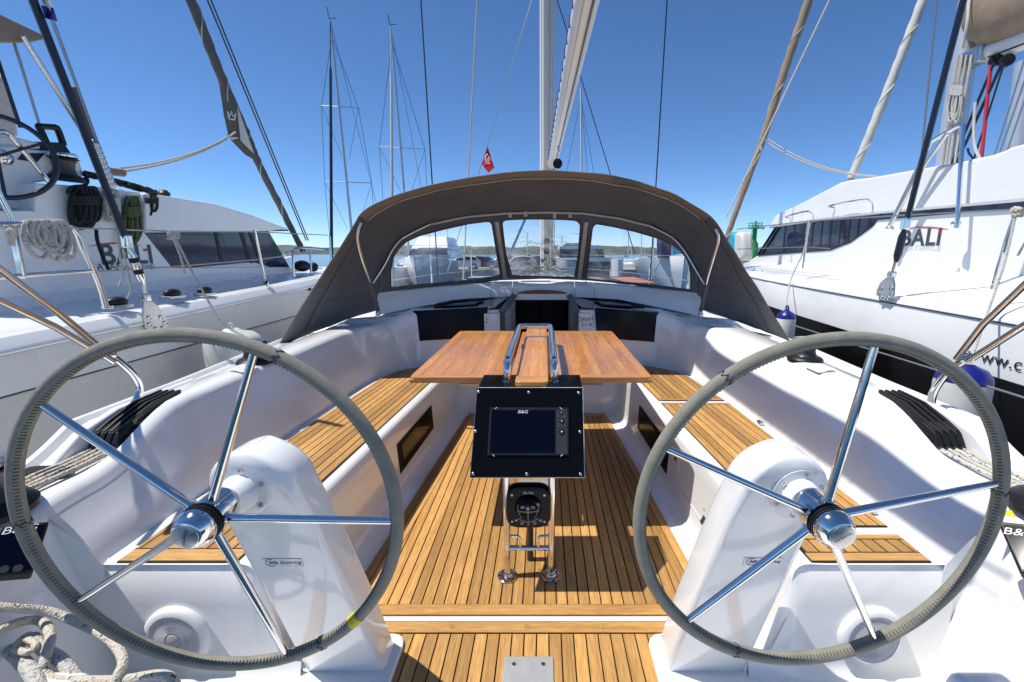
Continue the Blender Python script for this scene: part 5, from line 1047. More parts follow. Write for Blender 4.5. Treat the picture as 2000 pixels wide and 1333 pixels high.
# ================================================================== RIGHT CATAMARAN
rc = thing('catamaran', (3.6, 3.5, WATER), 'sunlit white catamaran moored on the right with a black hull band', 'catamaran')
HR = 2.75
rows = []
for y in (-1.5, 0, 1, 2, 3, 4, 5, 5.6, 6.2, 6.8, 7.2, 7.5):
    k = interp([5.0, 5.6, 6.2, 6.8, 7.2, 7.5], [0, .03, .10, .25, .45, .7], y); x = HR+k; g = 1.12+.028*(y-2.3)
    rows.append([V((x+.35, y, WATER-.1)), V((x+.15, y, -.3)), V((x+.02, y, .3)), V((x+.005, y, g-.34+.012*(y-3))), V((x, y, g-.335+.012*(y-3))), V((x-.005, y, g-.02)), V((x, y, g)), V((x+.05, y, g+.025)), V((x+.22, y, g+.06)), V((x+.60, y, g+.12)), V((x+.74, y, g+.2)), V((5.2, y, g+.2))])
nrow = len(rows[0]); R2 = [cr([r[c] for r in rows], 3) for c in range(nrow)]
build(MB().grid(R2[3:]), 'hull', GELC, rc, smooth=35, recalc=False); build(MB().grid(R2[:4]), 'hull_band', HULLK, rc, smooth=35, recalc=False)
build(MB().tube([R2[5][i]+V((-.004, 0, 0)) for i in range(0, len(R2[5]), 2)], .005, 5), 'joint_line', DKGREY, rc)
build(MB().tube([R2[2][i]+V((-.003, 0, -.05)) for i in range(0, len(R2[2]), 2)], .02, 5), 'lower_stripe', GELC, rc)
hwn = build(MB().prism([V((HR-.004, y, z)) for y, z in ((1.2, .30), (1.95, .30), (2.02, .40), (1.95, .50), (1.2, .50))], (.03, 0, 0)), 'hull_window', GLASSB, rc, bevel=.008)
build(MB().tube([V((HR-.006, y, z)) for y, z in ((1.2, .28), (1.95, .28), (2.04, .40), (1.95, .52), (1.2, .52))], .008, 6, closed=True), 'window_rim', BLACK, hwn)
WR_ = 3.5
def rpoly(pts, x, off, name, m, par, **k): return build(MB().prism([RX(px, py, x) for px, py in pts], (off, 0, 0)), name, m, par, **k)
rpoly([(1446, 520), (1480, 499), (1622, 488), (1662, 472), (1703, 442), (1722, 418), (1980, 397), (2120, 382), (2120, 720), (1440, 600)], WR_, 1.6, 'cabin_side', GELC, rc, bevel=.015, seg=3)
rpoly([(1499, 446), (1515, 420), (1560, 399), (1640, 357), (1660, 352), (1700, 347), (1790, 331), (1860, 319), (1950, 300), (1975, 287), (2010, 278), (2120, 262), (2120, 378), (1980, 395), (1700, 419), (1600, 430), (1515, 443)], WR_-.05, 2.2, 'cabin_roof', GELC, rc, bevel=.025, seg=3)
wn = rpoly([(1478, 500), (1513, 444), (1600, 431), (1722, 416), (1703, 443), (1662, 473), (1624, 489)], WR_+.05, .5, 'cabin_window', GLASSB, rc, smooth=0)
build(MB().tube([RX(*p, WR_-.004) for p in ((1480, 499), (1622, 488), (1662, 472), (1703, 442), (1722, 418))], .010, 6), 'window_seal', BLACK, wn)
build(MB().tube([RX(*p, WR_+.02) for p in ((1481, 498), (1516, 444))], .02, 6), 'window_post', BLACK, wn)
for k in range(9):
    px = 1535+18*k; build(MB().tube([RX(px, 443-.11*(px-1515), WR_+.05), RX(px-5, 484-max(0, px-1620)*.3, WR_+.05)], .012, 6), 'curtain_fold', mat('grey curtain', (.030, .029, .040), .25) if k == 0 else bpy.data.materials['grey curtain'], wn)
rpoly([(1722, 419), (1980, 396), (2120, 380), (2120, 396), (1980, 408), (1708, 431)], WR_-.008, .05, 'slot_window', GLASSB, rc, smooth=0)
L2 = size(1757, 1840, WR_, 465)
text('BALI', 'name_lettering', LOGO, rc, RX(1797, 466, WR_-.004), (0, -1, 0), (0, 0, 1), L2*.44, xs=1.05, bold=.025)
text('CATSPACE', 'name_lettering', LOGOF, rc, RX(1800, 484.5, WR_-.004), (0, -1, 0), (0, 0, 1), L2*.16, xs=1.1)
arc = [RX(lerp(1762, 1852, k/12), 450.5-6.5*math.sin(math.pi*(k/12*.8+.1)), WR_-.003) for k in range(13)]
build(MB().tube(arc, [.001+.0045*math.sin(math.pi*k/12) for k in range(13)], 6), 'name_swoosh', LOGOR, rc)
build(MB().prism([RX(1833, 453, WR_-.003), RX(1840, 452, WR_-.003), RX(1838, 456, WR_-.003), RX(1832, 456, WR_-.003)], (-.002, 0, 0)), 'name_accent', LOGOR, rc, smooth=0)
L3 = size(1905, 1990, HR, 700)
text('www.c', 'web_lettering', INK, rc, RX(1890, 690, HR-.008), (0, -1, .0), (0, 0, 1), L3*.42, align='LEFT', xs=1.1)
for px, py in ((1452, 535), (1472, 532.5), (1487, 536)): build(MB().lathe([(.055, 0), (.055, .012), (.035, .014), (.034, .004), (.001, .004)], RX(px, py, HR+.25), (-1, 0, 0), 20), 'porthole', CHROME, rc)
for a, b in (((1535, 424), (1578, 413)), ((1620, 403), (1692, 390))):
    A, B = RX(*a, WR_-.12), RX(*b, WR_-.12); build(MB().tube(cr([A+V((.06, 0, -.02)), A, lerp(A, B, .5)+V((0, 0, .01)), B, B+V((.06, 0, -.03))], 4), .010, 8), 'roof_handrail', CHROME, rc)
rpoly([(1847, 535), (1862, 522), (1872, 522), (1868, 530), (1856, 541), (1848, 565)], WR_-.02, .04, 'side_step', GELC, rc, bevel=.006)
X = HR+.12
for pts in ([(1580, 432), (1575, 470), (1568, 525)], [(1592, 556), (1581, 655)], [(1985, 415), (1965, 470), (1938, 565)], [(2040, 410), (1990, 500)]): build(MB().tube([RX(*p, X) for p in pts], .011, 8), 'stanchion', CHROME, rc)
for pts in ([(1440, 448), (1580, 432), (1760, 421), (1975, 410), (2060, 405)], [(1440, 487), (1575, 483), (1620, 486)], [(1544, 634), (1650, 668), (1850, 730), (2040, 790)]): build(MB().tube([RX(*p, X-(.0 if pts[0][1] < 500 else .5)) for p in pts], .006, 6), 'lifeline', WIRE, rc)
tag(build(MB().tube(cr([RX(1582, 436, X), RX(1570, 490, X-.05), RX(1545, 545, X-.15), RX(1535, 600, X-.35)], 5), .007, 6), 'fender_line', ROPEG), 'thin line from the right lifeline down to the small blue fender', 'rope')
tag(build(MB().tube(cr([RX(1984, 418, X), RX(1960, 520, X-.1), RX(1915, 650, X-.3), RX(1897, 700, X-.4)], 5), .007, 6), 'fender_line', ROPEG), 'thin line down to the large fender at the right edge', 'rope')
mb = MB(); random.seed(21)
for k in range(6): mb.tube(cr([RX(1985+random.uniform(-9, 12), 412+random.uniform(-6, 12), X-.02+.03*random.random()) for j in range(6)], 4, closed=True), .009, 6, closed=True)
tag(build(mb, 'rope_knot', ROPEW, recalc=False), 'white rope knot at the right lifeline end', 'rope')
fender(RX(1532, 655, 2.38), .085, .50, 'small white fender with blue top beside the sprayhood foot')
fender(RX(1868, 812, 2.36), .125, .62, 'large white fender with blue top at the right edge')
rigscrew(1, HR-.02, None, (1769, 437), (1748, 520), (1742, 538), [(1736, 540), (1746, 538), (1750, 556), (1749, 578), (1742, 588), (1728, 588), (1718, 580), (1714, 568), (1722, 552)], 'navy blue turnbuckle above the right hull chainplate', NAVY, [(1724, 564), (1744, 564), (1719, 574), (1745, 574), (1724, 582), (1737, 583)], 'grey drop-shaped chainplate on the right hull')
stay('shroud', RX(1882, 0, HR-.02), RX(1771, 432, HR-.02), .019, NAVY, 'thick navy rod shroud on the right catamaran', ext=.6)
stay('stay', RX(1830, 0, 4.6), RX(1800, 300, 4.6), .011, WIRE, 'thin grey wire left of the thick navy shroud', ext=.5)
fr_ = thing('mast_guard_frame', RX(1740, 440, 3.1), 'bent stainless guard frame beside the right catamaran mast', 'frame')
for pts in ([(1738, 443), (1742, 432), (1812, 290), (1822, 275), (1872, 246)], [(1868, 440), (1870, 430), (1880, 262), (1880, 246), (1872, 246)], [(1742, 435), (1792, 345), (1850, 260)]): build(MB().tube(cr([RX(*p, 3.35) for p in pts], 5), .016, 10), 'frame_tube', CHROME, fr_)
for p in ((1738, 446), (1867, 437)): build(MB().ball(RX(*p, 3.36), .035, 12, 8, (1, 1, .6)), 'frame_foot', CHROME, fr_)
# mast, sail bag, boom and lines of the right catamaran
ms = thing('mast', RX(1838, 335, 4.3), 'grey mast of the right catamaran with coiled halyards', 'mast')
a, b = RX(1893, 40, 4.3), RX(1850, 335, 4.3); a = a+(a-b)*1.5
build(MB().tube([b, a], .105, 20, sq=1), 'mast_tube', ALU, ms)
for dx, m, r in ((-12, ROPEG, .009), (-4, ROPEW, .009), (4, ROPEG, .010), (14, TAPE, .01)): build(MB().tube([RX(1850+dx, 325, 4.18), RX(1868+dx, 200, 4.18), RX(1884+dx, 108, 4.18)], r, 6), 'halyard', m, ms)
mb = MB(); random.seed(31)
for k in range(16):
    c0 = 1869+random.uniform(-7, 7); bb_ = random.uniform(222, 244); ww = random.uniform(4, 9); dz = random.uniform(0, .04); mb.tube(cr([RX(c0+ww*math.sin(6.2832*j/10)-4*(1-math.cos(6.2832*j/10)), lerp(175, bb_, (1-math.cos(6.2832*j/10))/2), 4.12+dz) for j in range(10)], 3, closed=True), .008, 6, closed=True)
for k in range(7): mb.tube(cr([RX(1868+11*math.cos(6.2832*j/8), 172+3*k*.6+3*math.sin(6.2832*j/8), 4.12) for j in range(8)], 3, closed=True), .008, 6, closed=True)
tag(build(mb, 'rope_coil', ROPEG, recalc=False), 'off-white halyard coil hanging on the right catamaran mast', 'rope coil')
build(MB().box(RX(1906, 112, 4.25), (.12, .22, .16)), 'gooseneck', STEEL, ms, bevel=.02)
sb = thing('sail_bag', RX(1890, 95, 4.3), 'tan sail bag filling the upper right corner on the boom', 'sail cover')
rows = []
for i in range(18):
    u = i/17; c = lerp(RX(1886, 40, 4.3), RX(2140, -60, 4.3), u); rad = .30*min(1, .35+2.2*u)
    rows.append([c+V((math.cos(q)*rad*.75, 0, math.sin(q)*rad*1.15*(1+.10*noise.noise(V((u*7, q*1.5, 3)))))) +V((0, .05*noise.noise(V((u*9, q*2, 8))), 0)) for q in [6.2832*j/24 for j in range(25)]])
mb = MB().grid(rows); mb.f.append(tuple(range(24))); build(mb, 'bag', TAN, sb, smooth=70)
build(MB().tube(cr([RX(1880, 95, 4.05), RX(1888, 50, 4.02), RX(1892, 10, 4.05), RX(1895, -30, 4.1)], 5), .012, 6), 'zip', TAPE, sb)
bo = thing('boom', RX(1905, 105, 4.3), 'white boom with black blocks under the tan sail bag', 'boom')
build(MB().tube([RX(1905, 112, 4.3), RX(2130, 32, 4.3)], .085, 16), 'boom_tube', SPAR, bo)
for px, py in ((1946, 117), (1966, 119)): build(MB().lathe([(.03, -.03), (.052, -.025), (.052, .025), (.03, .03)], RX(px, py, 4.25), (.3, 1, 0), 18), 'block', BLACK, bo)
build(MB().tube([RX(1930, 112, 4.2), RX(2100, 48, 4.2)], .008, 6), 'boom_line', BLACK, bo)
for i, (a, b, m, r, l) in enumerate((((1958, 122), (1868, 320), NAVY, .013, 'first navy line'), ((1942, 122), (1855, 330), NAVY, .012, 'second navy line'), ((1935, 128), (1916, 318), REDLINE, .015, 'red line'), ((1960, 128), (1900, 318), NAVY, .008, 'third thin navy line'))):
    tag(build(MB().tube([RX(*a, 4.2), RX(*b, 4.2)], r, 8), 'reef_line', m), l+' running down from the blocks under the right boom', 'rope')
tag(build(MB().tube(cr([RX(1905, 200, 4.15), RX(1902, 250, 4.15), RX(1905, 290, 4.15), RX(1918, 316, 4.15)], 5), .012, 8), 'hose', TAPE), 'pale hose hanging beside the right catamaran mast', 'hose')
tag(build(MB().tube(cr([RX(1890, 290, 4.15), RX(1893, 300, 4.15), RX(1905, 315, 4.15), RX(1912, 320, 4.15)], 5), .010, 8), 'hose', NAVY), 'dark hose curling at the right catamaran mast foot', 'hose')
for a, b, l in (((2000, 120), (1938, 318), 'left'), ((2004, 150), (1946, 318), 'middle'), ((2010, 170), (1960, 316), 'right')): stay('wire', RX(*a, 5.5), RX(*b, 5.5), .010, WIRE, '%s one of three pale wires at the right picture edge' % l, ext=1)
tag(build(MB().tube([RX(2010, 120, 6.5), RX(1985, 320, 6.5)], .14, 16), 'mast', ALU), 'grey mast cut off by the right picture edge', 'mast')
tag(build(MB().ball(RX(1965, 308, 4.2), .09, 14, 8, (1, 1.4, .6)), 'antenna_dome', TAPE), 'cream dome on the right catamaran roof', 'dome')
# furled headsails on the right
hs2 = thing('furled_headsail', RY(1428, 442, 6.5), 'furled brown headsail rising from the bow of the right catamaran', 'sail')
p0, p1 = RY(1580, 0, 6.5), RY(1428, 440, 6.5); sailtube([p0+(p0-p1)*.6, p0, RY(1535, 130, 6.5), RY(1492, 265, 6.5), p1, RY(1411, 490, 6.5)], [.054, .054, .052, .048, .036, .03], 'rolled_sail', TAN, hs2)
build(MB().tube([RY(1484, 270, 6.42), RY(1496, 274, 6.42), RY(1486, 282, 6.42), RY(1487, 295, 6.42)], .010, 6), 'tie', SAILW, hs2)
hs3 = thing('furled_headsail', RY(1660, 352, 6.0), 'furled white headsail landing on the right catamaran roof', 'sail')
p0, p1 = RY(1803, 0, 6.0), RY(1661, 350, 6.0); sailtube([p0+(p0-p1)*.6, p0, RY(1752, 130, 6), RY(1700, 260, 6), p1], [.052, .052, .05, .05, .044], 'rolled_sail', SAILW, hs3, tw=4)
stay('furling_line', RY(1620, 0, 6.2), RY(1418, 425, 6.2), .010, ROPEW, 'white braided line beside the furled brown headsail', ext=.4)
for d, g in ((0, 'upper'), (8, 'lower')): tag(build(MB().tube(catenary(RY(1500, 272+d, 6.4), RX(1712, 345, WR_+.4), .10), .009, 6), 'sheet', ROPEW), '%s of the two slack sheets from the furled brown headsail' % g, 'rope')

# ================================================================== FAR BOATS, QUAY, BEACON
def hullmesh(L, B, h0, h1, stern=.8, n=16, bowx=0):
    """hull pointing -Y (bow towards the camera): returns rows in local coordinates"""
    rows = []
    for i in range(n):
        u = i/(n-1); w = B/2*(min(1, (u/.45))**.6 if u < .45 else lerp(1, stern, (u-.45)/.55)); w = max(w, .03); sh = lerp(h1, h0, min(1, u*1.4))
        y = L*u-(0 if u else 0)
        rows.append([V((-w*.55, y+.05*L*(1-u), 0)), V((-w*.9, y+.02*L*(1-u), sh*.5)), V((-w, y, sh)), V((-w*.93, y, sh+.03)), V((0, y, sh+.08)), V((w*.93, y, sh+.03)), V((w, y, sh)), V((w*.9, y+.02*L*(1-u), sh*.5)), V((w*.55, y+.05*L*(1-u), 0))])
    return rows
def place(rows, o, rz=0):
    c, s = math.cos(rz), math.sin(rz); o = V(o); return [[V((p.x*c-p.y*s, p.x*s+p.y*c, p.z))+o for p in r] for r in rows]
def far_yacht(base, top, foot, sp, label, Y, furl):
    """sailing yacht moored bow-on; top and foot give the mast, sp the spreader heights"""
    T, Ft = RY(*top, Y), RY(*foot, Y); Ft = Ft+(Ft-T)*((Ft.z-.6)/(T.z-Ft.z)); o = V((Ft.x-.4, Y-4.5, WATER))
    y_ = thing('moored_yacht', V((Ft.x, Y, WATER)), label, 'sailboat', 'yachts moored beyond the left catamaran')
    h = build(MB().grid(place(hullmesh(12, 3.9, 1.25, 1.5), o, .06)), 'hull', GELC, y_, smooth=50, recalc=False)
    rows = [[V((Ft.x+x*w, y, 1.25+WATER+(.35 if k in (1, 2) else 0))) for k, x in enumerate((-1, -.85, .85, 1))] for y, w in ((Y-1.5, .5), (Y, 1.0), (Y+2, 1.2), (Y+3.5, 1.2))]
    build(MB().grid(rows), 'cabin', GELC, y_, smooth=30, recalc=False)
    build(MB().tube([Ft, lerp(Ft, T, .5), T], [.10, .095, .06], 10), 'mast', ALU, y_)
    F0 = RY(*furl, Y-5.2); bow = RY(furl[0]+1, 560, Y-5.2); build(MB().tube([T, lerp(T, bow, .18), lerp(T, bow, .2), lerp(T, bow, .9), bow], [.03, .03, .085, .10, .06], 8), 'furled_headsail', NAVY if 'black' in label else SAILW, y_)
    prev = None
    for (a, b) in sp:
        A, B = RY(*a, Y), RY(*b, Y); build(MB().tube([A, B], .035, 6), 'spreader', SPAR, y_)
        for q in (A, B):
            pass
    lev = [T]+[None]; L_ = [RY(*a, Y) for a, b in sp]; R_ = [RY(*b, Y) for a, b in sp]
    for side in (L_, R_):
        pts = [lerp(T, Ft, .06)]+side+[V((side[-1].x, Y, .55))]; build(MB().tube(pts, .016, 4), 'shroud', DKWIRE, y_)
        for q in side: build(MB().tube([q, lerp(q, Ft, .0)+V(((Ft.x-q.x)*.8, 0, -3.2))], .012, 4), 'diagonal_stay', DKWIRE, y_)
    build(MB().tube([T, V((T.x+(.9 if T.x < 0 else .2), Y+6, .6))], .014, 4), 'backstay', DKWIRE, y_)
    build(MB().tube([T, T+V((-.10, 0, .3)), T+V((-.12, 0, .75))], .022, 5), 'wind_vane', BLACK, y_); build(MB().tube([T+V((0, 0, .12)), T+V((.42, 0, .12))], .02, 5), 'wind_arm', BLACK, y_)
    build(MB().tube([V((Ft.x, Y, .9)), V((Ft.x+.1, Y+4.5, .95))], .11, 8), 'boom', SPAR, y_)
far_yacht(None, (645, 40), (686, 445), [((628, 207), (700, 211)), ((634, 355), (726, 358))], 'moored yacht with a black furled headsail, leftmost of the far masts', 32, (647, 470))
far_yacht(None, (763, 52), (789, 372), [((741, 287), (830, 292))], 'moored yacht with a white furled headsail, second of the far masts', 34, (766, 470))
# motor yacht seen through the left window
my = thing('motor_yacht', RY(815, 555, 33), 'white motor yacht seen through the left sprayhood window', 'motor yacht')
o = RY(812, 550, 30); o.z = WATER
build(MB().grid(place(hullmesh(13, 4.6, 1.6, 2.2), o, .10)), 'hull', GELC, my, smooth=50, recalc=False)
def deckhouse(o, w, l, y, z, h, m, par, name, rake=.8):
    return build(MB().add([(o.x-w/2, o.y+y, z), (o.x+w/2, o.y+y, z), (o.x+w/2, o.y+y+l, z), (o.x-w/2, o.y+y+l, z), (o.x-w*.42, o.y+y+rake, z+h), (o.x+w*.42, o.y+y+rake, z+h), (o.x+w*.42, o.y+y+l, z+h), (o.x-w*.42, o.y+y+l, z+h)], [(0, 1, 2, 3), (4, 5, 6, 7), (0, 1, 5, 4), (1, 2, 6, 5), (2, 3, 7, 6), (3, 0, 4, 7)]), name, m, par, bevel=.06)
dh = deckhouse(o, 3.2, 6, 3.5, 1.15, 1.0, GELC, my, 'deckhouse'); deckhouse(o, 3.0, 5.8, 3.35, 1.45, .55, GLASSB, my, 'windscreen', 1.0); deckhouse(o, 2.6, 4, 4.6, 2.15, .7, GELC, my, 'flybridge', .6)
build(MB().tube([(o.x-.9, o.y+6.5, 2.8), (o.x-.7, o.y+7, 4.0), (o.x+.7, o.y+7, 4.0), (o.x+.9, o.y+6.5, 2.8)], .06, 8), 'radar_arch', SPAR, my)
for s in (-1, 1): build(MB().tube([(o.x+s*.1, o.y+.6, 1.9), (o.x+s*1.2, o.y+2.5, 1.95), (o.x+s*2.0, o.y+5, 1.75)], .025, 6), 'bow_rail', CHROME, my)
# catamaran moored bow-on, seen through the middle and right windows
fc = thing('catamaran', RY(1150, 545, 46), 'far white catamaran, blue-green between its hulls, seen through the middle window', 'catamaran')
Y = 45; P = lambda px, py, y=Y: RY(px, py, y)
for a, b, m in ((1088, 1128, HULLB), (1192, 1218, HULLB)):
    build(MB().grid([[V((P(lerp(a, b, k/6), 508).x+(0 if 0 < k < 6 else 0), yy-(.9*math.sin(math.pi*k/6) if yy == Y else 0), z)) for k in range(7)] for yy, z in ((Y, WATER), (Y, 1.0), (Y+10, 1.1))]), 'hull', GELC, fc, smooth=50, recalc=False)
build(MB().prism([P(1104, 512), P(1200, 512), P(1196, 540), P(1112, 540)], (0, 4, 0)), 'net_shade', HULLB, fc, smooth=0)  # dark block between the hulls, put in for the shade under the net
build(MB().prism([P(1088, 503), P(1218, 503), P(1219, 512), P(1087, 512)], (0, 9, 0)), 'deck', GELC, fc, bevel=.1)
build(MB().prism([P(1094, 487), P(1178, 487), P(1182, 503), P(1092, 503)], (0, 5, 0)), 'cabin', GLASSB, fc, bevel=.08)
build(MB().prism([P(1092, 480), P(1175, 480), P(1177, 488), P(1091, 488)], (0, 5.5, 0)), 'cabin_roof', GELC, fc, bevel=.1)
build(MB().prism([P(1104, 474), P(1140, 474), P(1160, 480), P(1098, 480)], (0, 3.5, 0)), 'flybridge', GELC, fc, bevel=.08)
build(MB().tube([P(1137, 480), P(1134.5, 172)], .10, 10), 'mast', SPAR, fc)
for a, b in (((1134.5, 190), (1107, 335)), ((1135, 190), (1147, 335)), ((1135, 190), (1160, 340)), ((1120, 457), (1150, 457))): build(MB().tube([P(*a), P(*b)], .018, 4), 'stay', DKWIRE, fc)
# boat with blue and turquoise covers seen through the right window
bc = thing('covered_boat', RY(1308, 560, 30), 'white boat with navy and turquoise covers seen through the right window', 'boat')
o = RY(1335, 552, 30); o.z = WATER
build(MB().grid(place(hullmesh(11, 4.4, 1.9, 2.3), o, -.05)), 'hull', GELC, bc, smooth=50, recalc=False)
build(MB().prism([RY(1290, 455, 31), RY(1313, 461, 31), RY(1312, 503, 31), RY(1291, 505, 31)], (0, 1.2, 0)), 'navy_cover', BLUEC, bc, bevel=.12)
build(MB().prism([RY(1312, 470, 32), RY(1345, 470, 32), RY(1346, 510, 32), RY(1318, 508, 32)], (0, 1.5, 0)), 'turquoise_cover', CYAN, bc, bevel=.15)
build(MB().tube([RY(1278, 545, 30), RY(1276, 470, 30)], .04, 6).tube([RY(1270, 548, 30), RY(1292, 506, 30)], .03, 6), 'bow_pole', SPAR, bc)
# rounded white and turquoise board bag on the bow of the right catamaran, dark post behind it
bb = thing('board_bag', RX(1436, 512, 2.95), 'rounded white and turquoise float beside the sprayhood on the right', 'float')
for a, b, m, nm in ((1419, 1438, CYAN, 'turquoise_side'), (1432, 1449, FENDW, 'white_side')):
    cx, cz = (a+b)/2, 482; q = [RX(cx+(b-a)/2*math.copysign(abs(math.cos(t_))**.55, math.cos(t_)), cz+29*math.copysign(abs(math.sin(t_))**.55, math.sin(t_)), 3.0) for t_ in [6.2832*k/28 for k in range(28)]]
    build(MB().prism(q, (.16 if m is CYAN else .18, 0, 0)), nm, m, bb, bevel=.08, seg=5)
tag(build(MB().prism([RX(1450, 472, 3.05), RX(1454, 472, 3.05), RX(1450, 512, 3.05), RX(1443, 512, 3.05)], (.1, 0, 0)), 'dark_post', BLACK, smooth=0), 'dark upright board behind the white and turquoise float', 'post')
random.seed(99)
for k, (px, Y_, h_) in enumerate(((795, 58, 11), (838, 70, 13), (866, 62, 10), (1030, 74, 14), (1095, 70, 12), (1226, 66, 13), (1252, 80, 15), (1275, 60, 11))):
    o = RY(px, 520, Y_); o.z = WATER; sb_ = thing('moored_yacht', o, 'small far yacht whose mast shows through the sprayhood windows, %s from the left' % ['first', 'second', 'third', 'fourth', 'fifth', 'sixth', 'seventh', 'eighth'][k], 'sailboat', 'far yachts beyond the quay')
    build(MB().grid(place(hullmesh(9, 3.1, 1.0, 1.25), o-V((0, 4, 0)), random.uniform(-.5, .5))), 'hull', GELC, sb_, smooth=50, recalc=False)
    build(MB().box((o.x, o.y+.5, WATER+1.35), (1.6, 3.2, .6)), 'cabin', GELC, sb_, bevel=.15)
    build(MB().tube([(o.x, o.y, WATER+1), (o.x+random.uniform(-.3, .3), o.y, h_*.36)], .07, 6), 'mast', ALU, sb_)
    build(MB().tube([(o.x, o.y, h_*.36), (o.x-.1, o.y-4, WATER+1.2)], .03, 4), 'forestay', SAILW, sb_); build(MB().tube([(o.x, o.y+.1, WATER+2.1), (o.x+.2, o.y+3.6, WATER+2.1)], .16, 6), 'boom_cover', BLUEC if k % 2 else TAPE, sb_)
# cars on the quay
def car(px, Y, m, rz, label, L=4.3):
    o = RY(px, 524, Y); o.z = -.198; c = thing('car', o, label, 'car', 'cars parked on the quay'); cr_, sr = math.cos(rz), math.sin(rz)
    T = lambda x, y, z: V((o.x+x*cr_-y*sr, o.y+x*sr+y*cr_, o.z+z))
    side = [(-L/2, .35), (-L/2, .75), (-L*.47, .92), (-L*.22, 1.0), (-L*.10, 1.42), (L*.12, 1.52), (L*.36, 1.45), (L*.47, 1.0), (L/2, .85), (L/2, .35), (L*.40, .22), (-L*.40, .22)]
    n_ = len(side); mb = MB(); ws = [.86 if z < 1.05 else .66 for x, z in side]
    mb.add([T(x, -w, z) for (x, z), w in zip(side, ws)]+[T(x, w, z) for (x, z), w in zip(side, ws)], [tuple(range(n_)), tuple(range(2*n_-1, n_-1, -1))]+[(k, (k+1) % n_, n_+(k+1) % n_, n_+k) for k in range(n_)]); build(mb, 'body', m, c, bevel=.06, seg=3)
    for s in (-1, 1):
        for pts in ([(-L*.17, 1.02), (-L*.085, 1.36), (L*.08, 1.43), (L*.08, 1.03)], [(L*.10, 1.03), (L*.10, 1.43), (L*.33, 1.36), (L*.41, 1.05)]):
            wsd = lambda z: lerp(.875, .70, (z-1.0)/.45); build(MB().prism([T(x, s*wsd(z), z) for x, z in pts], T(0, s*.012, 0)-T(0, 0, 0)), 'side_window', CGLASS, c, smooth=0)
        for x in (-L*.30, L*.30): w = build(MB().cyl(T(x, s*.72, .33), T(x, s*.90, .33), .33, n=20), 'wheel', TYRE, c); build(MB().cyl(T(x, s*.90, .33), T(x, s*.91, .33), .20, n=16), 'rim', STEEL, w)
        build(MB().box(T(L*.485, s*.62, .85), (.12, .28, .18), Matrix.Rotation(rz, 3, 'Z')), 'tail_lamp', TAILR, c, bevel=.02); build(MB().box(T(-L*.485, s*.6, .72), (.12, .3, .15), Matrix.Rotation(rz, 3, 'Z')), 'headlight', CHROME, c, bevel=.02)
    build(MB().prism([T(-L*.235, -.62, 1.02), T(-L*.235, .62, 1.02), T(-L*.125, .55, 1.40), T(-L*.125, -.55, 1.40)], (0, 0, .012)), 'windscreen', CGLASS, c, smooth=0)
    build(MB().prism([T(L*.455, -.6, 1.05), T(L*.455, .6, 1.05), T(L*.375, .52, 1.42), T(L*.375, -.52, 1.42)], (0, 0, .012)), 'rear_window', CGLASS, c, smooth=0)
car(902, 52, CARW, .25, 'white car parked on the quay, left of the dark blue one'); car(945, 53, CARB, 2.9, 'dark blue car parked on the quay'); car(1012, 52, CARW, .1, 'white car parked on the quay behind the mast'); car(1050, 56, CARB, .2, 'dark car parked on the quay right beside the mast'); car(980, 60, CARS, .1, 'silver car parked on the quay between the white ones')
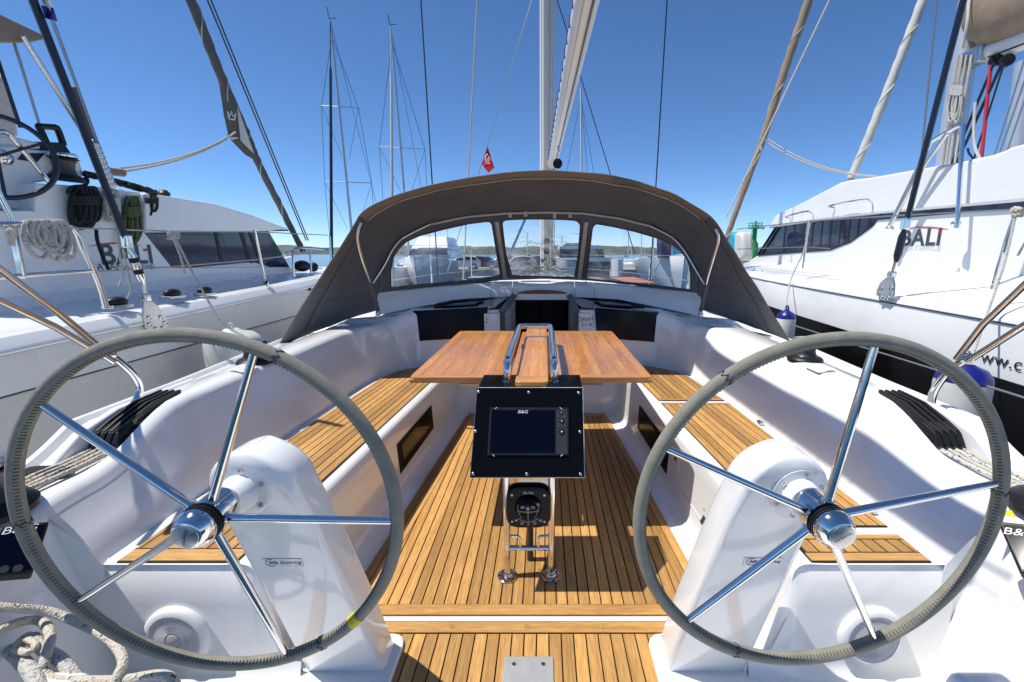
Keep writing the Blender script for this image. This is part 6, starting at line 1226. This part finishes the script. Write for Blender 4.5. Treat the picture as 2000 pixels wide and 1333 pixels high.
# rock mole and green beacon
random.seed(77); mole = MB()
for k in range(420):
    x = random.uniform(12, 44); y = random.uniform(54, 60); z = -.4+random.uniform(0, 1.0)*(1-abs(y-57)/4); r = random.uniform(.3, .75); q = MB().ball((x, y, z), r, 6, 4, (1, 1, .7)); q.v = [tuple(V(v)+V((random.uniform(-.12, .12), random.uniform(-.12, .12), random.uniform(-.12, .12)))) for v in q.v]; mole.add(q.v, q.f)
o = build(mole, 'rock_mole', ROCK, smooth=0, recalc=False); o['kind'] = 'stuff'; o['label'] = 'pale rocks of the harbour mole below the green beacon'; o['category'] = 'rocks'
bY = 56; B0 = RY(1470, 503, bY); sc = bY/860
bn = thing('green_beacon', V((B0.x, bY, -.2)), 'green harbour beacon tower between the sprayhood and the right catamaran', 'beacon')
zb_ = lambda py: RY(1470, py, bY).z
build(MB().lathe([(.52, 0), (.52, zb_(478)-(-.2)), (.40, zb_(474)+.2), (.26, zb_(470)+.2), (.24, zb_(441)+.2)], (B0.x, bY, -.2), (0, 0, 1), 20), 'column', GREEN, bn)
build(MB().lathe([(.85, 0), (.85, .10), (.3, .12)], (B0.x, bY, zb_(447)), (0, 0, 1), 16), 'platform', GREEN, bn)
mb = MB()
for k in range(8): a = 6.2832*k/8; mb.tube([(B0.x+.8*math.cos(a), bY+.8*math.sin(a), zb_(447)), (B0.x+.8*math.cos(a), bY+.8*math.sin(a), zb_(436))], .03, 4)
for pz in (436, 441): mb.tube([(B0.x+.8*math.cos(6.2832*k/16), bY+.8*math.sin(6.2832*k/16), zb_(pz)) for k in range(16)], .03, 4, closed=True)
build(mb, 'guard_rail', GREEN, bn, kind='stuff'); build(MB().cyl((B0.x, bY, zb_(441)), (B0.x, bY, zb_(432)), .12, n=10), 'lantern', GREEN, bn)
mb = MB()
for dx in (-.55, -.25): mb.tube([(B0.x+dx, bY-.4, zb_(478)), (B0.x+dx, bY-.4, zb_(447))], .03, 4)
for k in range(12): z = lerp(zb_(478), zb_(447), k/11); mb.tube([(B0.x-.55, bY-.4, z), (B0.x-.25, bY-.4, z)], .025, 4)
build(mb, 'ladder', GREEN, bn, kind='stuff'); build(MB().ball((B0.x+.95, bY, zb_(445)), .22, 10, 8), 'lamp', SPAR, bn)

# ================================================================== AIR
hz = bpy.data.materials.new('sea haze'); hz.use_nodes = True; t = hz.node_tree; t.nodes.remove(t.nodes['Principled BSDF'])
pv = t.nodes.new('ShaderNodeVolumePrincipled'); pv.inputs['Color'].default_value = (.80, .90, 1, 1); pv.inputs['Density'].default_value = 2.5e-5; pv.inputs['Anisotropy'].default_value = .3
t.links.new(pv.outputs[0], t.nodes['Material Output'].inputs['Volume'])
o = build(MB().box((0, 4500, 98), (18100, 15200, 204)), 'haze', hz, smooth=0); o['kind'] = 'stuff'; o['label'] = 'thin blue haze over the bay'; o['category'] = 'haze'
